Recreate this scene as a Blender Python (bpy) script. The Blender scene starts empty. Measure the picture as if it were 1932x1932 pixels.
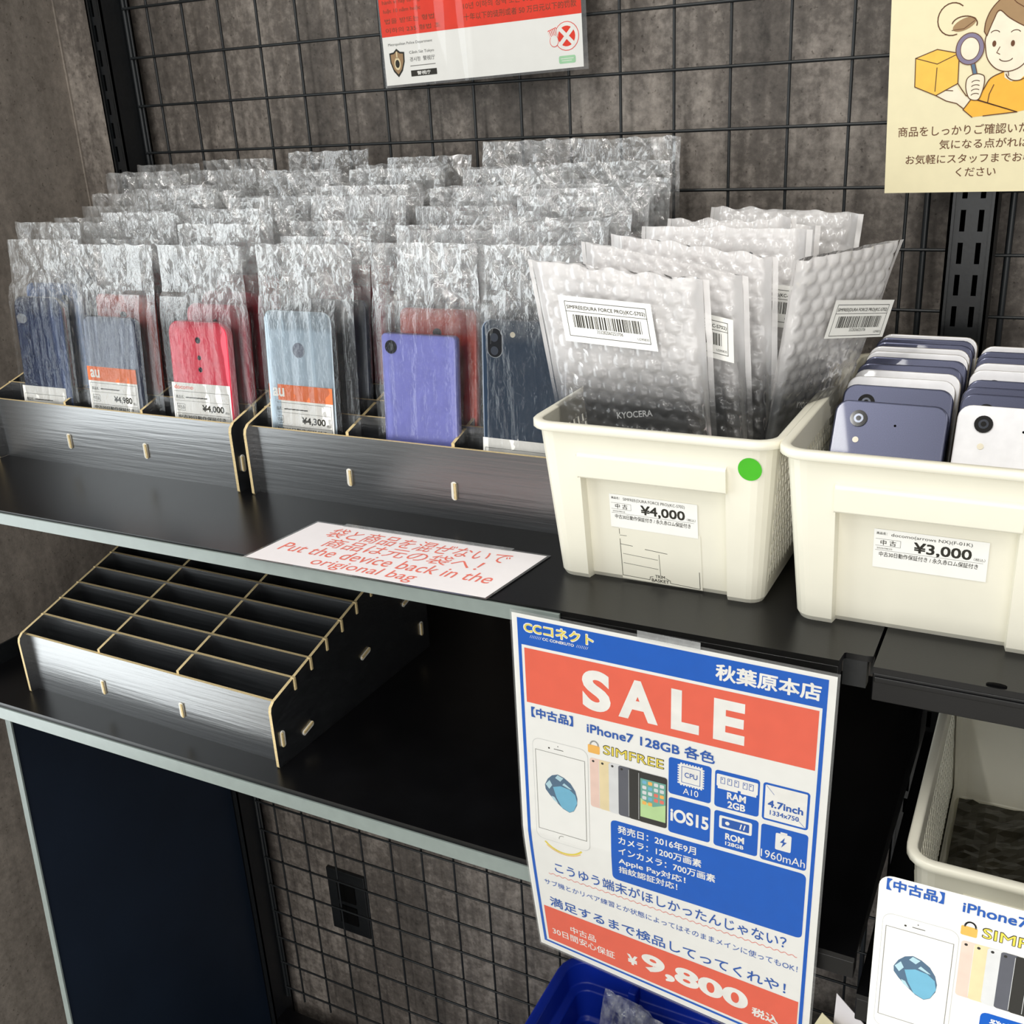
import bpy, math, random
from mathutils import Vector as V3, Matrix, noise

S = bpy.context.scene
COL = S.collection
R = math.radians

# ------------------------------------------------------------------ camera
cd = bpy.data.cameras.new('camera')
cam = bpy.data.objects.new('camera', cd); COL.objects.link(cam)
cd.sensor_width = 36.0; cd.sensor_fit = 'HORIZONTAL'
cd.lens = 1983.57 / 1932 * 36.0
cd.clip_start = 0.02; cd.clip_end = 60
rows = ((0.88805411, 0.45681403, -0.05177686), (0.12094469, -0.34079161, -0.9323269), (-0.44354513, 0.8216946, -0.35789062))
rx, ry, rz = (V3(r) for r in rows)          # right, down, forward
m = Matrix((rx, -ry, -rz)).transposed().to_4x4()
m.translation = V3((0.97589, -0.942764, -0.073662))
cam.matrix_world = m
S.camera = cam

# ------------------------------------------------------------------ world, lights, exposure
W = bpy.data.worlds.new('world'); S.world = W; W.use_nodes = True
W.node_tree.nodes['Background'].inputs[0].default_value = (0.93, 0.97, 1.0, 1)
W.node_tree.nodes['Background'].inputs[1].default_value = 0.42

def area(name, loc, target, sx, sy, power, col=(1, 1, 1)):
    l = bpy.data.lights.new(name, 'AREA'); l.shape = 'RECTANGLE'; l.size = sx; l.size_y = sy
    l.energy = power; l.color = col
    o = bpy.data.objects.new(name, l); COL.objects.link(o)
    o.location = loc
    d = (V3(target) - V3(loc))
    up = 'Y'
    o.rotation_euler = d.to_track_quat('-Z', up).to_euler()
    return o
TUBES = [(.42, -1.25, 19), (1.75, -1.25, 10), (.42, -2.75, 16), (1.75, -2.75, 13), (1.0, -4.4, 24)]
for tx, ty, tp in TUBES:
    area('ceiling_tube_light', (tx, ty, 1.12), (tx, ty, 0), 0.07, 1.15, tp, (1, .985, .95))
area('entrance_daylight', (-.86, -1.02, -0.4), (.1, -.26, -.4), 0.85, 2.0, 24, (.92, .98, 1.0))

# added fill light from across the aisle, brightens the lower wall
area('aisle_fill_light', (1.5, -2.9, -.6), (.7, 0, -.7), 2.4, 1.2, 30, (1, .985, .955))

S.view_settings.view_transform = 'Standard'
S.view_settings.look = 'None'
S.view_settings.exposure = -0.15
S.view_settings.gamma = 1.0
S.view_settings.use_curve_mapping = False
S.cycles.transparent_max_bounces = 64
S.cycles.max_bounces = 8
S.cycles.sample_clamp_indirect = 6.0
S.cycles.caustics_reflective = False
S.cycles.caustics_refractive = False

# ------------------------------------------------------------------ helpers: materials
def lin(h):
    h = h.lstrip('#')
    f = lambda c: c / 12.92 if c <= .04045 else ((c + .055) / 1.055) ** 2.4
    return tuple(f(int(h[i:i + 2], 16) / 255) for i in (0, 2, 4)) + (1,)

def new_mat(name):
    mt = bpy.data.materials.new(name); mt.use_nodes = True
    nt = mt.node_tree; b = nt.nodes['Principled BSDF']
    return mt, nt, b

def node(nt, kind, **kw):
    n = nt.nodes.new(kind)
    for k, v in kw.items():
        if k in n.inputs: n.inputs[k].default_value = v
        else: setattr(n, k, v)
    return n

def coords(nt, scale):
    tc = node(nt, 'ShaderNodeTexCoord'); mp = node(nt, 'ShaderNodeMapping')
    mp.inputs['Scale'].default_value = scale
    nt.links.new(tc.outputs['Object'], mp.inputs['Vector'])
    return mp.outputs['Vector']

def pbr(name, hexcol, rough=.5, metal=0., spec=.5, coat=0., var=.05, scale=90., bump=0., bscale=None, stretch=(1, 1, 1), ior=1.5, sheen_rough=None):
    mt, nt, b = new_mat(name)
    c = lin(hexcol)
    b.inputs['Roughness'].default_value = rough
    b.inputs['Metallic'].default_value = metal
    b.inputs['Specular IOR Level'].default_value = spec
    b.inputs['IOR'].default_value = ior
    b.inputs['Coat Weight'].default_value = coat
    vec = coords(nt, stretch)
    nz = node(nt, 'ShaderNodeTexNoise', Scale=scale, Detail=4.0)
    nt.links.new(vec, nz.inputs['Vector'])
    cr = node(nt, 'ShaderNodeValToRGB')
    cr.color_ramp.elements[0].position = .3; cr.color_ramp.elements[1].position = .7
    cr.color_ramp.elements[0].color = tuple(x * (1 - var) for x in c[:3]) + (1,)
    cr.color_ramp.elements[1].color = tuple(min(1, x * (1 + var)) for x in c[:3]) + (1,)
    nt.links.new(nz.outputs['Fac'], cr.inputs['Fac'])
    nt.links.new(cr.outputs['Color'], b.inputs['Base Color'])
    if bump:
        n2 = node(nt, 'ShaderNodeTexNoise', Scale=bscale or scale, Detail=3.0)
        nt.links.new(vec, n2.inputs['Vector'])
        bp = node(nt, 'ShaderNodeBump', Strength=bump, Distance=.001)
        nt.links.new(n2.outputs['Fac'], bp.inputs['Height'])
        nt.links.new(bp.outputs['Normal'], b.inputs['Normal'])
    return mt

def concrete(name, dark, mid, light, scl=1.0):
    mt, nt, b = new_mat(name)
    v1 = coords(nt, (1, 1, .45)); v2 = coords(nt, (1, 1, 1))
    n1 = node(nt, 'ShaderNodeTexNoise', Scale=9 * scl, Detail=6.0, Roughness=.62); nt.links.new(v1, n1.inputs['Vector'])
    n2 = node(nt, 'ShaderNodeTexNoise', Scale=120 * scl, Detail=5.0, Roughness=.7); nt.links.new(v2, n2.inputs['Vector'])
    v3 = coords(nt, (1, 1, .12))
    n3 = node(nt, 'ShaderNodeTexNoise', Scale=45 * scl, Detail=4.0, Roughness=.6); nt.links.new(v3, n3.inputs['Vector'])
    mx = node(nt, 'ShaderNodeMix', data_type='FLOAT'); mx.inputs[0].default_value = .42
    nt.links.new(n1.outputs['Fac'], mx.inputs[2]); nt.links.new(n2.outputs['Fac'], mx.inputs[3])
    mx2 = node(nt, 'ShaderNodeMix', data_type='FLOAT'); mx2.inputs[0].default_value = .25
    nt.links.new(mx.outputs[0], mx2.inputs[2]); nt.links.new(n3.outputs['Fac'], mx2.inputs[3])
    cr = node(nt, 'ShaderNodeValToRGB')
    e = cr.color_ramp.elements
    e[0].position = .33; e[0].color = lin(dark); e[1].position = .66; e[1].color = lin(light)
    k = e.new(.5); k.color = lin(mid)
    nt.links.new(mx2.outputs[0], cr.inputs['Fac'])
    vo = node(nt, 'ShaderNodeTexNoise', Scale=260 * scl, Detail=2.0); nt.links.new(v2, vo.inputs['Vector'])
    sp = node(nt, 'ShaderNodeValToRGB'); sp.color_ramp.elements[0].position = .26; sp.color_ramp.elements[1].position = .34
    sp.color_ramp.elements[0].color = (.35, .33, .3, 1); sp.color_ramp.elements[1].color = (1, 1, 1, 1)
    nt.links.new(vo.outputs['Fac'], sp.inputs['Fac'])
    ml = node(nt, 'ShaderNodeMix', data_type='RGBA', blend_type='MULTIPLY'); ml.inputs[0].default_value = .8
    nt.links.new(cr.outputs['Color'], ml.inputs[6]); nt.links.new(sp.outputs['Color'], ml.inputs[7])
    nt.links.new(ml.outputs[2], b.inputs['Base Color'])
    b.inputs['Roughness'].default_value = .72
    bp = node(nt, 'ShaderNodeBump', Strength=.25, Distance=.002)
    nt.links.new(n2.outputs['Fac'], bp.inputs['Height']); nt.links.new(bp.outputs['Normal'], b.inputs['Normal'])
    return mt

def grain_black(name):
    mt, nt, b = new_mat(name)
    v = coords(nt, (2.2, 30, 75))
    n1 = node(nt, 'ShaderNodeTexNoise', Scale=2.6, Detail=5.0, Roughness=.6, Distortion=1.2); nt.links.new(v, n1.inputs['Vector'])
    v2 = coords(nt, (7, 90, 200))
    n2 = node(nt, 'ShaderNodeTexNoise', Scale=1.6, Detail=3.0, Roughness=.6); nt.links.new(v2, n2.inputs['Vector'])
    cr = node(nt, 'ShaderNodeValToRGB')
    cr.color_ramp.elements[0].position = .35; cr.color_ramp.elements[0].color = (.006, .007, .009, 1)
    cr.color_ramp.elements[1].position = .7; cr.color_ramp.elements[1].color = (.021, .023, .026, 1)
    nt.links.new(n1.outputs['Fac'], cr.inputs['Fac']); nt.links.new(cr.outputs['Color'], b.inputs['Base Color'])
    add = node(nt, 'ShaderNodeMath', operation='ADD'); nt.links.new(n2.outputs['Fac'], add.inputs[0]); nt.links.new(n2.outputs['Fac'], add.inputs[1])
    bp = node(nt, 'ShaderNodeBump', Strength=.2, Distance=.0006)
    nt.links.new(add.outputs[0], bp.inputs['Height']); nt.links.new(bp.outputs['Normal'], b.inputs['Normal'])
    b.inputs['IOR'].default_value = 2.2; b.inputs['Roughness'].default_value = .3
    b.inputs['Specular IOR Level'].default_value = .95
    return mt

def film(name, tint=(1, 1, 1), haze=.06, refl=1.0, rough=.1, bscale=420., bump=.6, hazecol=(.95, .97, .98), hz_var=True, ztop=None):
    """clear plastic film: mostly see-through, sharp glints on its creases, a little milky haze"""
    mt = bpy.data.materials.new(name); mt.use_nodes = True
    nt = mt.node_tree; nt.nodes.remove(nt.nodes['Principled BSDF']); out = nt.nodes['Material Output']
    vec = coords(nt, (1, 1, .6))
    nz = node(nt, 'ShaderNodeTexNoise', Scale=bscale, Detail=3.0, Roughness=.65); nt.links.new(vec, nz.inputs['Vector'])
    bp = node(nt, 'ShaderNodeBump', Strength=bump, Distance=.0016); nt.links.new(nz.outputs['Fac'], bp.inputs['Height'])
    tr = node(nt, 'ShaderNodeBsdfTransparent'); tr.inputs[0].default_value = tint + (1,)
    gl = node(nt, 'ShaderNodeBsdfGlossy', Roughness=rough); gl.inputs['Color'].default_value = (1, 1, 1, 1)
    nt.links.new(bp.outputs['Normal'], gl.inputs['Normal'])
    di = node(nt, 'ShaderNodeBsdfDiffuse'); di.inputs['Color'].default_value = hazecol + (1,)
    tl = node(nt, 'ShaderNodeBsdfTranslucent'); tl.inputs['Color'].default_value = hazecol + (1,)
    nt.links.new(bp.outputs['Normal'], di.inputs['Normal'])
    hz = node(nt, 'ShaderNodeMixShader'); hz.inputs[0].default_value = .25
    nt.links.new(di.outputs[0], hz.inputs[1]); nt.links.new(tl.outputs[0], hz.inputs[2])
    m1 = node(nt, 'ShaderNodeMixShader')
    if hz_var:
        n3 = node(nt, 'ShaderNodeTexNoise', Scale=bscale * .35, Detail=3.0, Roughness=.7); nt.links.new(vec, n3.inputs['Vector'])
        mr = node(nt, 'ShaderNodeMapRange'); mr.inputs[1].default_value = .38; mr.inputs[2].default_value = .72
        mr.inputs[3].default_value = haze * (.35 if haze < .3 else .8); mr.inputs[4].default_value = haze * (2.2 if haze < .3 else 1.25)
        nt.links.new(n3.outputs['Fac'], mr.inputs[0]); hsrc = mr.outputs[0]
        if ztop:          # the loose crinkled top scatters more than the film pulled tight over the phone
            tc = node(nt, 'ShaderNodeTexCoord'); sx = node(nt, 'ShaderNodeSeparateXYZ'); nt.links.new(tc.outputs['Object'], sx.inputs[0])
            zr = node(nt, 'ShaderNodeMapRange'); zr.inputs[1].default_value = ztop[0]; zr.inputs[2].default_value = ztop[1]
            zr.inputs[3].default_value = ztop[2]; zr.inputs[4].default_value = 1.0
            nt.links.new(sx.outputs['Z'], zr.inputs[0])
            mm = node(nt, 'ShaderNodeMath', operation='MULTIPLY'); nt.links.new(hsrc, mm.inputs[0]); nt.links.new(zr.outputs[0], mm.inputs[1]); hsrc = mm.outputs[0]
        nt.links.new(hsrc, m1.inputs[0])
    else:
        m1.inputs[0].default_value = haze
    nt.links.new(tr.outputs[0], m1.inputs[1]); nt.links.new(hz.outputs[0], m1.inputs[2])
    fr = node(nt, 'ShaderNodeFresnel', IOR=1.5); nt.links.new(bp.outputs['Normal'], fr.inputs['Normal'])
    mu = node(nt, 'ShaderNodeMath', operation='MULTIPLY'); mu.inputs[1].default_value = refl; mu.use_clamp = True
    if ztop:
        z2 = node(nt, 'ShaderNodeMapRange'); z2.inputs[1].default_value = ztop[0]; z2.inputs[2].default_value = ztop[1]
        z2.inputs[3].default_value = refl * ztop[3]; z2.inputs[4].default_value = refl
        nt.links.new(sx.outputs['Z'], z2.inputs[0]); nt.links.new(z2.outputs[0], mu.inputs[1])
    nt.links.new(fr.outputs[0], mu.inputs[0])
    m2 = node(nt, 'ShaderNodeMixShader'); nt.links.new(mu.outputs[0], m2.inputs[0])
    nt.links.new(m1.outputs[0], m2.inputs[1]); nt.links.new(gl.outputs[0], m2.inputs[2])
    nt.links.new(m2.outputs[0], out.inputs['Surface'])
    return mt

M = {}
M['wall'] = concrete('dark_concrete_wallpaper', '#26221f', '#625b55', '#a39a91')
M['wall_l'] = concrete('brown_concrete_wallpaper', '#544d46', '#7d756d', '#9b9187')
M['floor'] = pbr('grey_vinyl_floor', '#b5b1a8', .4)
M['ceil'] = pbr('white_ceiling_board', '#d8d6d0', .8)
M['steel'] = pbr('black_painted_steel', '#17191b', .38, spec=.5, var=.2, scale=300, bump=.08)
M['wire'] = pbr('black_wire_coating', '#1b1e20', .42, spec=.5)
M['dark'] = pbr('slot_darkness', '#050505', .9, spec=.1)
M['shelf'] = pbr('black_shelf_laminate', '#0b0b0d', .3, spec=.42, var=.25, scale=25, bump=.03, bscale=900)
M['rail'] = pbr('grey_price_rail', '#7d8783', .3, spec=.7)
M['panel'] = pbr('blue_black_board', '#131e2c', .5, spec=.4, var=.15, scale=8)
M['grain'] = grain_black('black_woodgrain_film')
M['mdf'] = pbr('tan_board_edge', '#d3bd8d', .7, var=.12, scale=500)
M['mdf_lit'] = pbr('lit_board_edge', '#e6e2d8', .6, var=.06)  # lit side of the tenon slots, brightness put into the colour
M['film'] = film('crinkled_clear_film', haze=.16, refl=2.6, rough=.12, bscale=300, bump=.4, ztop=(.138, .172, .05, .3))
M['bubble'] = film('bubble_film', haze=.72, refl=1.4, rough=.18, bscale=60, bump=.15, ztop=(.118, .16, .07, .55), hazecol=(1., .975, .97))
M['laminate'] = film('laminate_pouch', haze=.002, refl=.5, rough=.05, bscale=25, bump=.02, hz_var=False)
M['lam_edge'] = film('laminate_margin', haze=.12, refl=1.2, rough=.1, bscale=60, bump=.1, hz_var=False)
M['cream'] = pbr('cream_plastic', '#eeead9', .34, spec=.45, var=.02, scale=30)
M['paper'] = pbr('white_paper', '#f8f7f2', .6, spec=.3, var=.015)
M['ypaper'] = pbr('pale_yellow_paper', '#efe4bd', .65, spec=.3, var=.02)
M['pinkpaper'] = pbr('white_note_paper', '#f6f1f2', .55, spec=.3, var=.01)
M['ink'] = pbr('black_ink', '#35332d', .7, spec=.2)
M['grey_ink'] = pbr('grey_ink', '#6f6c66', .7, spec=.2)
M['lgrey_ink'] = pbr('light_grey_ink', '#cfcfcc', .7, spec=.2)
M['blue_ink'] = pbr('blue_ink', '#0d5fc6', .5, spec=.3, var=.03)
M['text_blue'] = pbr('text_blue_ink', '#2f5fb4', .6, spec=.2)
M['red_ink'] = pbr('coral_red_ink', '#f26a52', .5, spec=.3, var=.03)
M['pink_ink'] = pbr('coral_pen_ink', '#ec7b6b', .6, spec=.2)
M['fire_ink'] = pbr('bright_red_ink', '#ee3a1f', .45, spec=.4)
M['white_ink'] = pbr('white_ink', '#f8f6f0', .55, spec=.3)
M['yellow_ink'] = pbr('yellow_ink', '#f3dd5a', .6, spec=.2)
M['orange_ink'] = pbr('orange_ink', '#fbbf63', .6, spec=.2)
M['orange'] = pbr('orange_card', '#ee7a45', .5, spec=.3)
M['brown_ink'] = pbr('brown_ink', '#6e4b36', .7, spec=.2)
M['hair_ink'] = pbr('hair_brown_ink', '#a98a66', .7, spec=.2)
M['box_ink'] = pbr('box_yellow_ink', '#f6c75c', .7, spec=.2)
M['shirt_ink'] = pbr('shirt_orange_ink', '#f8bb4c', .7, spec=.2)
M['skin_ink'] = pbr('skin_ink', '#f3ead2', .7, spec=.2)
M['lens_ink'] = pbr('lens_purple_ink', '#8b8299', .7, spec=.2)
M['green'] = pbr('green_sticker', '#49b824', .45, spec=.4)
M['pgreen_ink'] = pbr('pale_green_ink', '#a9dbae', .6)
M['drop1'] = pbr('drop_blue_ink', '#76b9d6', .5)
M['drop2'] = pbr('drop_slate_ink', '#54708a', .5)
M['drop3'] = pbr('drop_pale_ink', '#b9dbe6', .5)
M['rose_ink'] = pbr('rose_ink', '#f3d3c4', .5)
M['gold_ink'] = pbr('gold_ink', '#f0ddb0', .5)
M['silver_ink'] = pbr('silver_ink', '#e3e4e4', .5)
M['slate_ink'] = pbr('slate_ink', '#5d5f68', .5)
M['black_ink'] = pbr('jet_ink', '#2c2b28', .5)
M['teal_ink'] = pbr('teal_ink', '#6fae9f', .5)
M['lime_ink'] = pbr('lime_ink', '#bfe0a0', .5)
M['binblue'] = pbr('blue_bin_plastic', '#0a2a9c', .4, spec=.45, var=.1, scale=20)
M['ph_navy'] = pbr('navy_phone_back', '#44475c', .33, metal=.55, spec=.5, var=.1, scale=1400, coat=.2)
M['ph_navy_rim'] = pbr('navy_phone_rim', '#20264a', .3, metal=.4, spec=.5)
M['ph_white'] = pbr('white_phone_back', '#f2f1f4', .3, spec=.5, coat=.3)
M['ph_white_rim'] = pbr('champagne_phone_rim', '#cfc5b4', .3, metal=.6)
M['ph_dark'] = pbr('dark_phone_glass', '#171b24', .16, spec=.6, coat=.4)
M['ph_black'] = pbr('black_phone_glass', '#0d0e12', .2, spec=.6)
M['ph_navyglass'] = pbr('deep_blue_phone_glass', '#22364d', .1, spec=.7, coat=.6, metal=.3)
M['ph_bluegrey'] = pbr('blue_grey_phone_back', '#39486a', .2, metal=.5, spec=.6, coat=.5)
M['ph_blue'] = pbr('bright_blue_phone', '#2a78d0', .3, spec=.5)
M['ph_red'] = pbr('red_phone_plastic', '#e2193f', .3, spec=.5, coat=.2)
M['ph_orange'] = pbr('vermilion_phone_plastic', '#e0401c', .35, spec=.5)
M['ph_grey'] = pbr('slate_phone_back', '#737a88', .35, spec=.5, metal=.2)
M['ph_silver'] = pbr('silver_blue_phone_back', '#aebdc8', .3, metal=.5, spec=.6)
M['ph_purple'] = pbr('lavender_phone_back', '#8b8fe0', .3, spec=.5, coat=.2)
M['ph_rubber'] = pbr('rugged_phone_rubber', '#25282b', .55, spec=.4)
M['lens'] = pbr('camera_lens_glass', '#08080c', .06, spec=.8)
M['lens_mid'] = pbr('camera_lens_coating', '#4b4f58', .15, metal=.6)
M['flash'] = pbr('camera_flash', '#efe6cf', .25)
M['chrome'] = pbr('bright_trim', '#c9ccd0', .2, metal=.9)
M['tape'] = film('clear_tape', haze=.3, refl=1.2, rough=.2, bscale=200, bump=.3)
M['tapewhite'] = pbr('woven_white_tape', '#dcdadd', .6)

# ------------------------------------------------------------------ helpers: meshes
class MB:
    def __init__(s): s.v = []; s.f = []; s.m = []
    def add(s, vs, fs, mi=0):
        o = len(s.v); s.v += [tuple(p) for p in vs]
        for f in fs: s.f.append(tuple(i + o for i in f)); s.m.append(mi)
        return s
    def box(s, x0, x1, y0, y1, z0, z1, mi=0):
        return s.add([(x, y, z) for x in (x0, x1) for y in (y0, y1) for z in (z0, z1)],
                     [(0, 1, 3, 2), (4, 6, 7, 5), (0, 4, 5, 1), (2, 3, 7, 6), (0, 2, 6, 4), (1, 5, 7, 3)], mi)
    def slab(s, poly, off, mi=0, mrim=None):
        """closed 3-D polygon extruded by off; caps get mi, the rim gets mrim"""
        n = len(poly); off = V3(off); a = [V3(p) for p in poly]; b = [p + off for p in a]
        s.add(a + b, [tuple(range(n - 1, -1, -1)), tuple(range(n, 2 * n))], mi)
        return s.add(a + b, [(i, (i + 1) % n, n + (i + 1) % n, n + i) for i in range(n)], mi if mrim is None else mrim)
    def tube(s, p, q, r, n=8, mi=0, caps=True):
        p = V3(p); q = V3(q); d = (q - p).normalized()
        a = d.orthogonal().normalized(); b = d.cross(a)
        ring = [a * math.cos(2 * math.pi * i / n) * r + b * math.sin(2 * math.pi * i / n) * r for i in range(n)]
        s.add([p + k for k in ring] + [q + k for k in ring], [(i, (i + 1) % n, n + (i + 1) % n, n + i) for i in range(n)], mi)
        if caps: s.add([p + k for k in ring] + [q + k for k in ring], [tuple(range(n - 1, -1, -1)), tuple(range(n, 2 * n))], mi)
        return s
    def rings(s, rings, mi=0, closed=True, cap0=False, cap1=False):
        n = len(rings[0]); base = [p for r in rings for p in r]; fs = []
        for k in range(len(rings) - 1):
            for i in range(n if closed else n - 1):
                j = (i + 1) % n
                fs.append((k * n + i, k * n + j, (k + 1) * n + j, (k + 1) * n + i))
        if cap0: fs.append(tuple(range(n - 1, -1, -1)))
        if cap1: fs.append(tuple(range((len(rings) - 1) * n, len(rings) * n)))
        return s.add(base, fs, mi)

ORG = {}
def finish(o, parent):
    COL.objects.link(o)
    if parent is not None:
        o.parent = parent; ORG[o.name] = ORG.get(parent.name, V3((0, 0, 0)))
    return o

def mesh(name, mb, mats, org=None, smooth=False):
    me = bpy.data.meshes.new(name)
    o = org or V3((0, 0, 0))
    me.from_pydata([(p[0] - o[0], p[1] - o[1], p[2] - o[2]) for p in mb.v], [], mb.f)
    for k in (mats if isinstance(mats, (list, tuple)) else [mats]): me.materials.append(M[k] if isinstance(k, str) else k)
    me.polygons.foreach_set('material_index', mb.m)
    if smooth: me.polygons.foreach_set('use_smooth', [True] * len(mb.f))
    me.update()
    return me

def obj(name, mb, mats, parent=None, smooth=False, bevel=0, label=None, kind=None, seg=2):
    me = mesh(name, mb, mats, ORG.get(parent.name) if parent is not None else None, smooth)
    o = bpy.data.objects.new(name, me); finish(o, parent)
    if bevel:
        b = o.modifiers.new('edge', 'BEVEL'); b.width = bevel; b.segments = seg; b.limit_method = 'ANGLE'; b.angle_limit = R(40)
        o.modifiers.new('shade', 'WEIGHTED_NORMAL'); me.polygons.foreach_set('use_smooth', [True] * len(me.polygons))
    if label: o['label'] = label
    if kind: o['kind'] = kind
    return o

def thing(name, label, cat, loc=(0, 0, 0), rot=(0, 0, 0), group=None):
    o = bpy.data.objects.new(name, None); COL.objects.link(o)
    o.empty_display_size = .02
    o.location = loc; o.rotation_euler = rot
    o['label'] = label; o['category'] = cat
    if group: o['group'] = group
    ORG[o.name] = V3((0, 0, 0)) if any(rot) else V3(loc)
    return o

def local(t):                 # parts of this thing are given in its own frame
    ORG[t.name] = V3((0, 0, 0)); return t

def tag(o, label, cat, group=None):
    o['label'] = label; o['category'] = cat
    if group: o['group'] = group
    return o

def struct(name, mb, mats, **k): return obj(name, mb, mats, kind='structure', **k)

def dup(src, loc, rot=(0, 0, 0), label=None, group=None):
    r = src.copy(); COL.objects.link(r); r.location = loc; r.rotation_euler = rot
    if label: r['label'] = label
    if group: r['group'] = group
    for ch in list(src.children):
        c = ch.copy(); COL.objects.link(c); c.parent = r
        for g in list(ch.children):
            d = g.copy(); COL.objects.link(d); d.parent = c
    ORG[r.name] = V3((0, 0, 0))
    return r

# ---- lettering
_gl = {}
def glyphs(body, off=0., slant=0.):
    key = (body, off, slant)
    if key not in _gl:
        c = bpy.data.curves.new('lettering', 'FONT'); c.body = body; c.resolution_u = 6 if len(body) < 6 else 3; c.shear = slant
        plain = off >= .035 and all(ord(q) < 0x2E80 for q in body)
        if plain: c.offset = off
        o = bpy.data.objects.new('lettering', c); COL.objects.link(o)
        me = bpy.data.meshes.new_from_object(o.evaluated_get(bpy.context.evaluated_depsgraph_get()))
        vs = [(v.co.x, v.co.y) for v in me.vertices]; fs = [tuple(p.vertices) for p in me.polygons]
        bpy.data.objects.remove(o); bpy.data.curves.remove(c); bpy.data.meshes.remove(me)
        if off > .004 and not plain:   # heavier strokes: the outline laid down several times, slightly shifted
            n = 4 if off < .03 else 8; v0, f0 = vs, fs; vs, fs = [], []
            for k in range(n):
                dx = off * math.cos(2 * math.pi * (k + .5) / n); dy = off * math.sin(2 * math.pi * (k + .5) / n)
                fs += [tuple(i + len(vs) for i in f) for f in f0]; vs += [(x + dx, y + dy, k * .09) for x, y in v0]
        _gl[key] = (vs, fs)
    return _gl[key]

class Sheet:
    """a flat (or slightly curled) printed sheet: u to the right, v downwards, in millimetres"""
    def __init__(s, root, org, U=(1, 0, 0), Vd=(0, 0, -1), curl=None, step=0.00016, k=1.):
        s.k = k * .001
        s.root = root; s.o = V3(org); s.U = V3(U).normalized(); s.V = V3(Vd).normalized()
        s.N = s.V.cross(s.U); s.N.normalize()          # towards the reader
        s.curl = curl; s.step = step
    def P(s, u, v, lay=0):
        p = s.o + s.U * (u * s.k) + s.V * (v * s.k) + s.N * (lay * s.step)
        if s.curl: p = p - s.N * (s.curl(u, v) * .001)
        return p
    def rect(s, mb, u0, v0, u1, v1, lay, mi=0, st=None):
        st = st or (12 if s.curl else 1e9)
        nu = max(1, int((u1 - u0) / st)); nv = max(1, int((v1 - v0) / st))
        vs = [s.P(u0 + (u1 - u0) * i / nu, v0 + (v1 - v0) * j / nv, lay) for j in range(nv + 1) for i in range(nu + 1)]
        fs = [(j * (nu + 1) + i, (j + 1) * (nu + 1) + i, (j + 1) * (nu + 1) + i + 1, j * (nu + 1) + i + 1) for j in range(nv) for i in range(nu)]
        mb.add(vs, fs, mi); return mb
    def poly(s, mb, pts, lay, mi=0):
        mb.add([s.P(u, v, lay) for u, v in pts], [tuple(range(len(pts) - 1, -1, -1))], mi); return mb
    def rr(s, mb, u0, v0, u1, v1, r, lay, mi=0):
        pts = []
        for cx, cy, a in ((u1 - r, v0 + r, -90), (u1 - r, v1 - r, 0), (u0 + r, v1 - r, 90), (u0 + r, v0 + r, 180)):
            for k in range(6): t = R(a + 18 * k); pts.append((cx + r * math.cos(t), cy + r * math.sin(t)))
        return s.poly(mb, pts, lay, mi)
    def oval(s, mb, cu, cv, ru, rv, lay, mi=0, n=22, ang=0):
        ca, sa = math.cos(R(ang)), math.sin(R(ang)); pts = []
        for k in range(n):
            x = ru * math.cos(2 * math.pi * k / n); y = rv * math.sin(2 * math.pi * k / n)
            pts.append((cu + x * ca - y * sa, cv + x * sa + y * ca))
        return s.poly(mb, pts, lay, mi)
    def line(s, mb, pts, w, lay, mi=0):
        h = w / 2
        for (a, b), (c, d) in zip(pts, pts[1:]):
            L = math.hypot(c - a, d - b) or 1; nx, ny = -(d - b) / L * h, (c - a) / L * h; ex, ey = (c - a) / L * h * .6, (d - b) / L * h * .6
            s.poly(mb, [(a + nx - ex, b + ny - ey), (c + nx + ex, d + ny + ey), (c - nx + ex, d - ny + ey), (a - nx - ex, b - ny - ey)][::-1], lay, mi)
        return mb
    def frame(s, mb, u0, v0, u1, v1, w, lay, mi=0):
        for a in ((u0, v0, u1, v0 + w), (u0, v1 - w, u1, v1), (u0, v0 + w, u0 + w, v1 - w), (u1 - w, v0 + w, u1, v1 - w)): s.rect(mb, *a, lay, mi)
        return mb
    def arc(s, mb, cu, cv, ru, rv, a0, a1, w, lay, mi=0, n=16):
        return s.line(mb, [(cu + ru * math.cos(R(a0 + (a1 - a0) * k / n)), cv + rv * math.sin(R(a0 + (a1 - a0) * k / n))) for k in range(n + 1)], w, lay, mi)
    def text(s, mb, body, u0, v0, u1, v1, lay, mi=0, off=.012, slant=0.):
        vs, fs = glyphs(body, off, slant)
        if not vs: return mb
        x0 = min(p[0] for p in vs); x1 = max(p[0] for p in vs); y0 = min(p[1] for p in vs); y1 = max(p[1] for p in vs)
        mb.add([s.P(u0 + (p[0] - x0) / (x1 - x0) * (u1 - u0), v1 - (p[1] - y0) / (y1 - y0) * (v1 - v0), lay + (p[2] if len(p) > 2 else 0)) for p in vs], fs, mi)
        return mb
    def put(s, name, mb, mats, parent=None, label=None, kind=None): return obj(name, mb, mats, parent or s.root, label=label, kind=kind)
    def words(s, body, u0, v0, u1, v1, lay, mat, off=.012, name='lettering', slant=0., parent=None, label=None):
        return s.put(name, s.text(MB(), body, u0, v0, u1, v1, lay, 0, off, slant), mat, parent, label)

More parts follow.
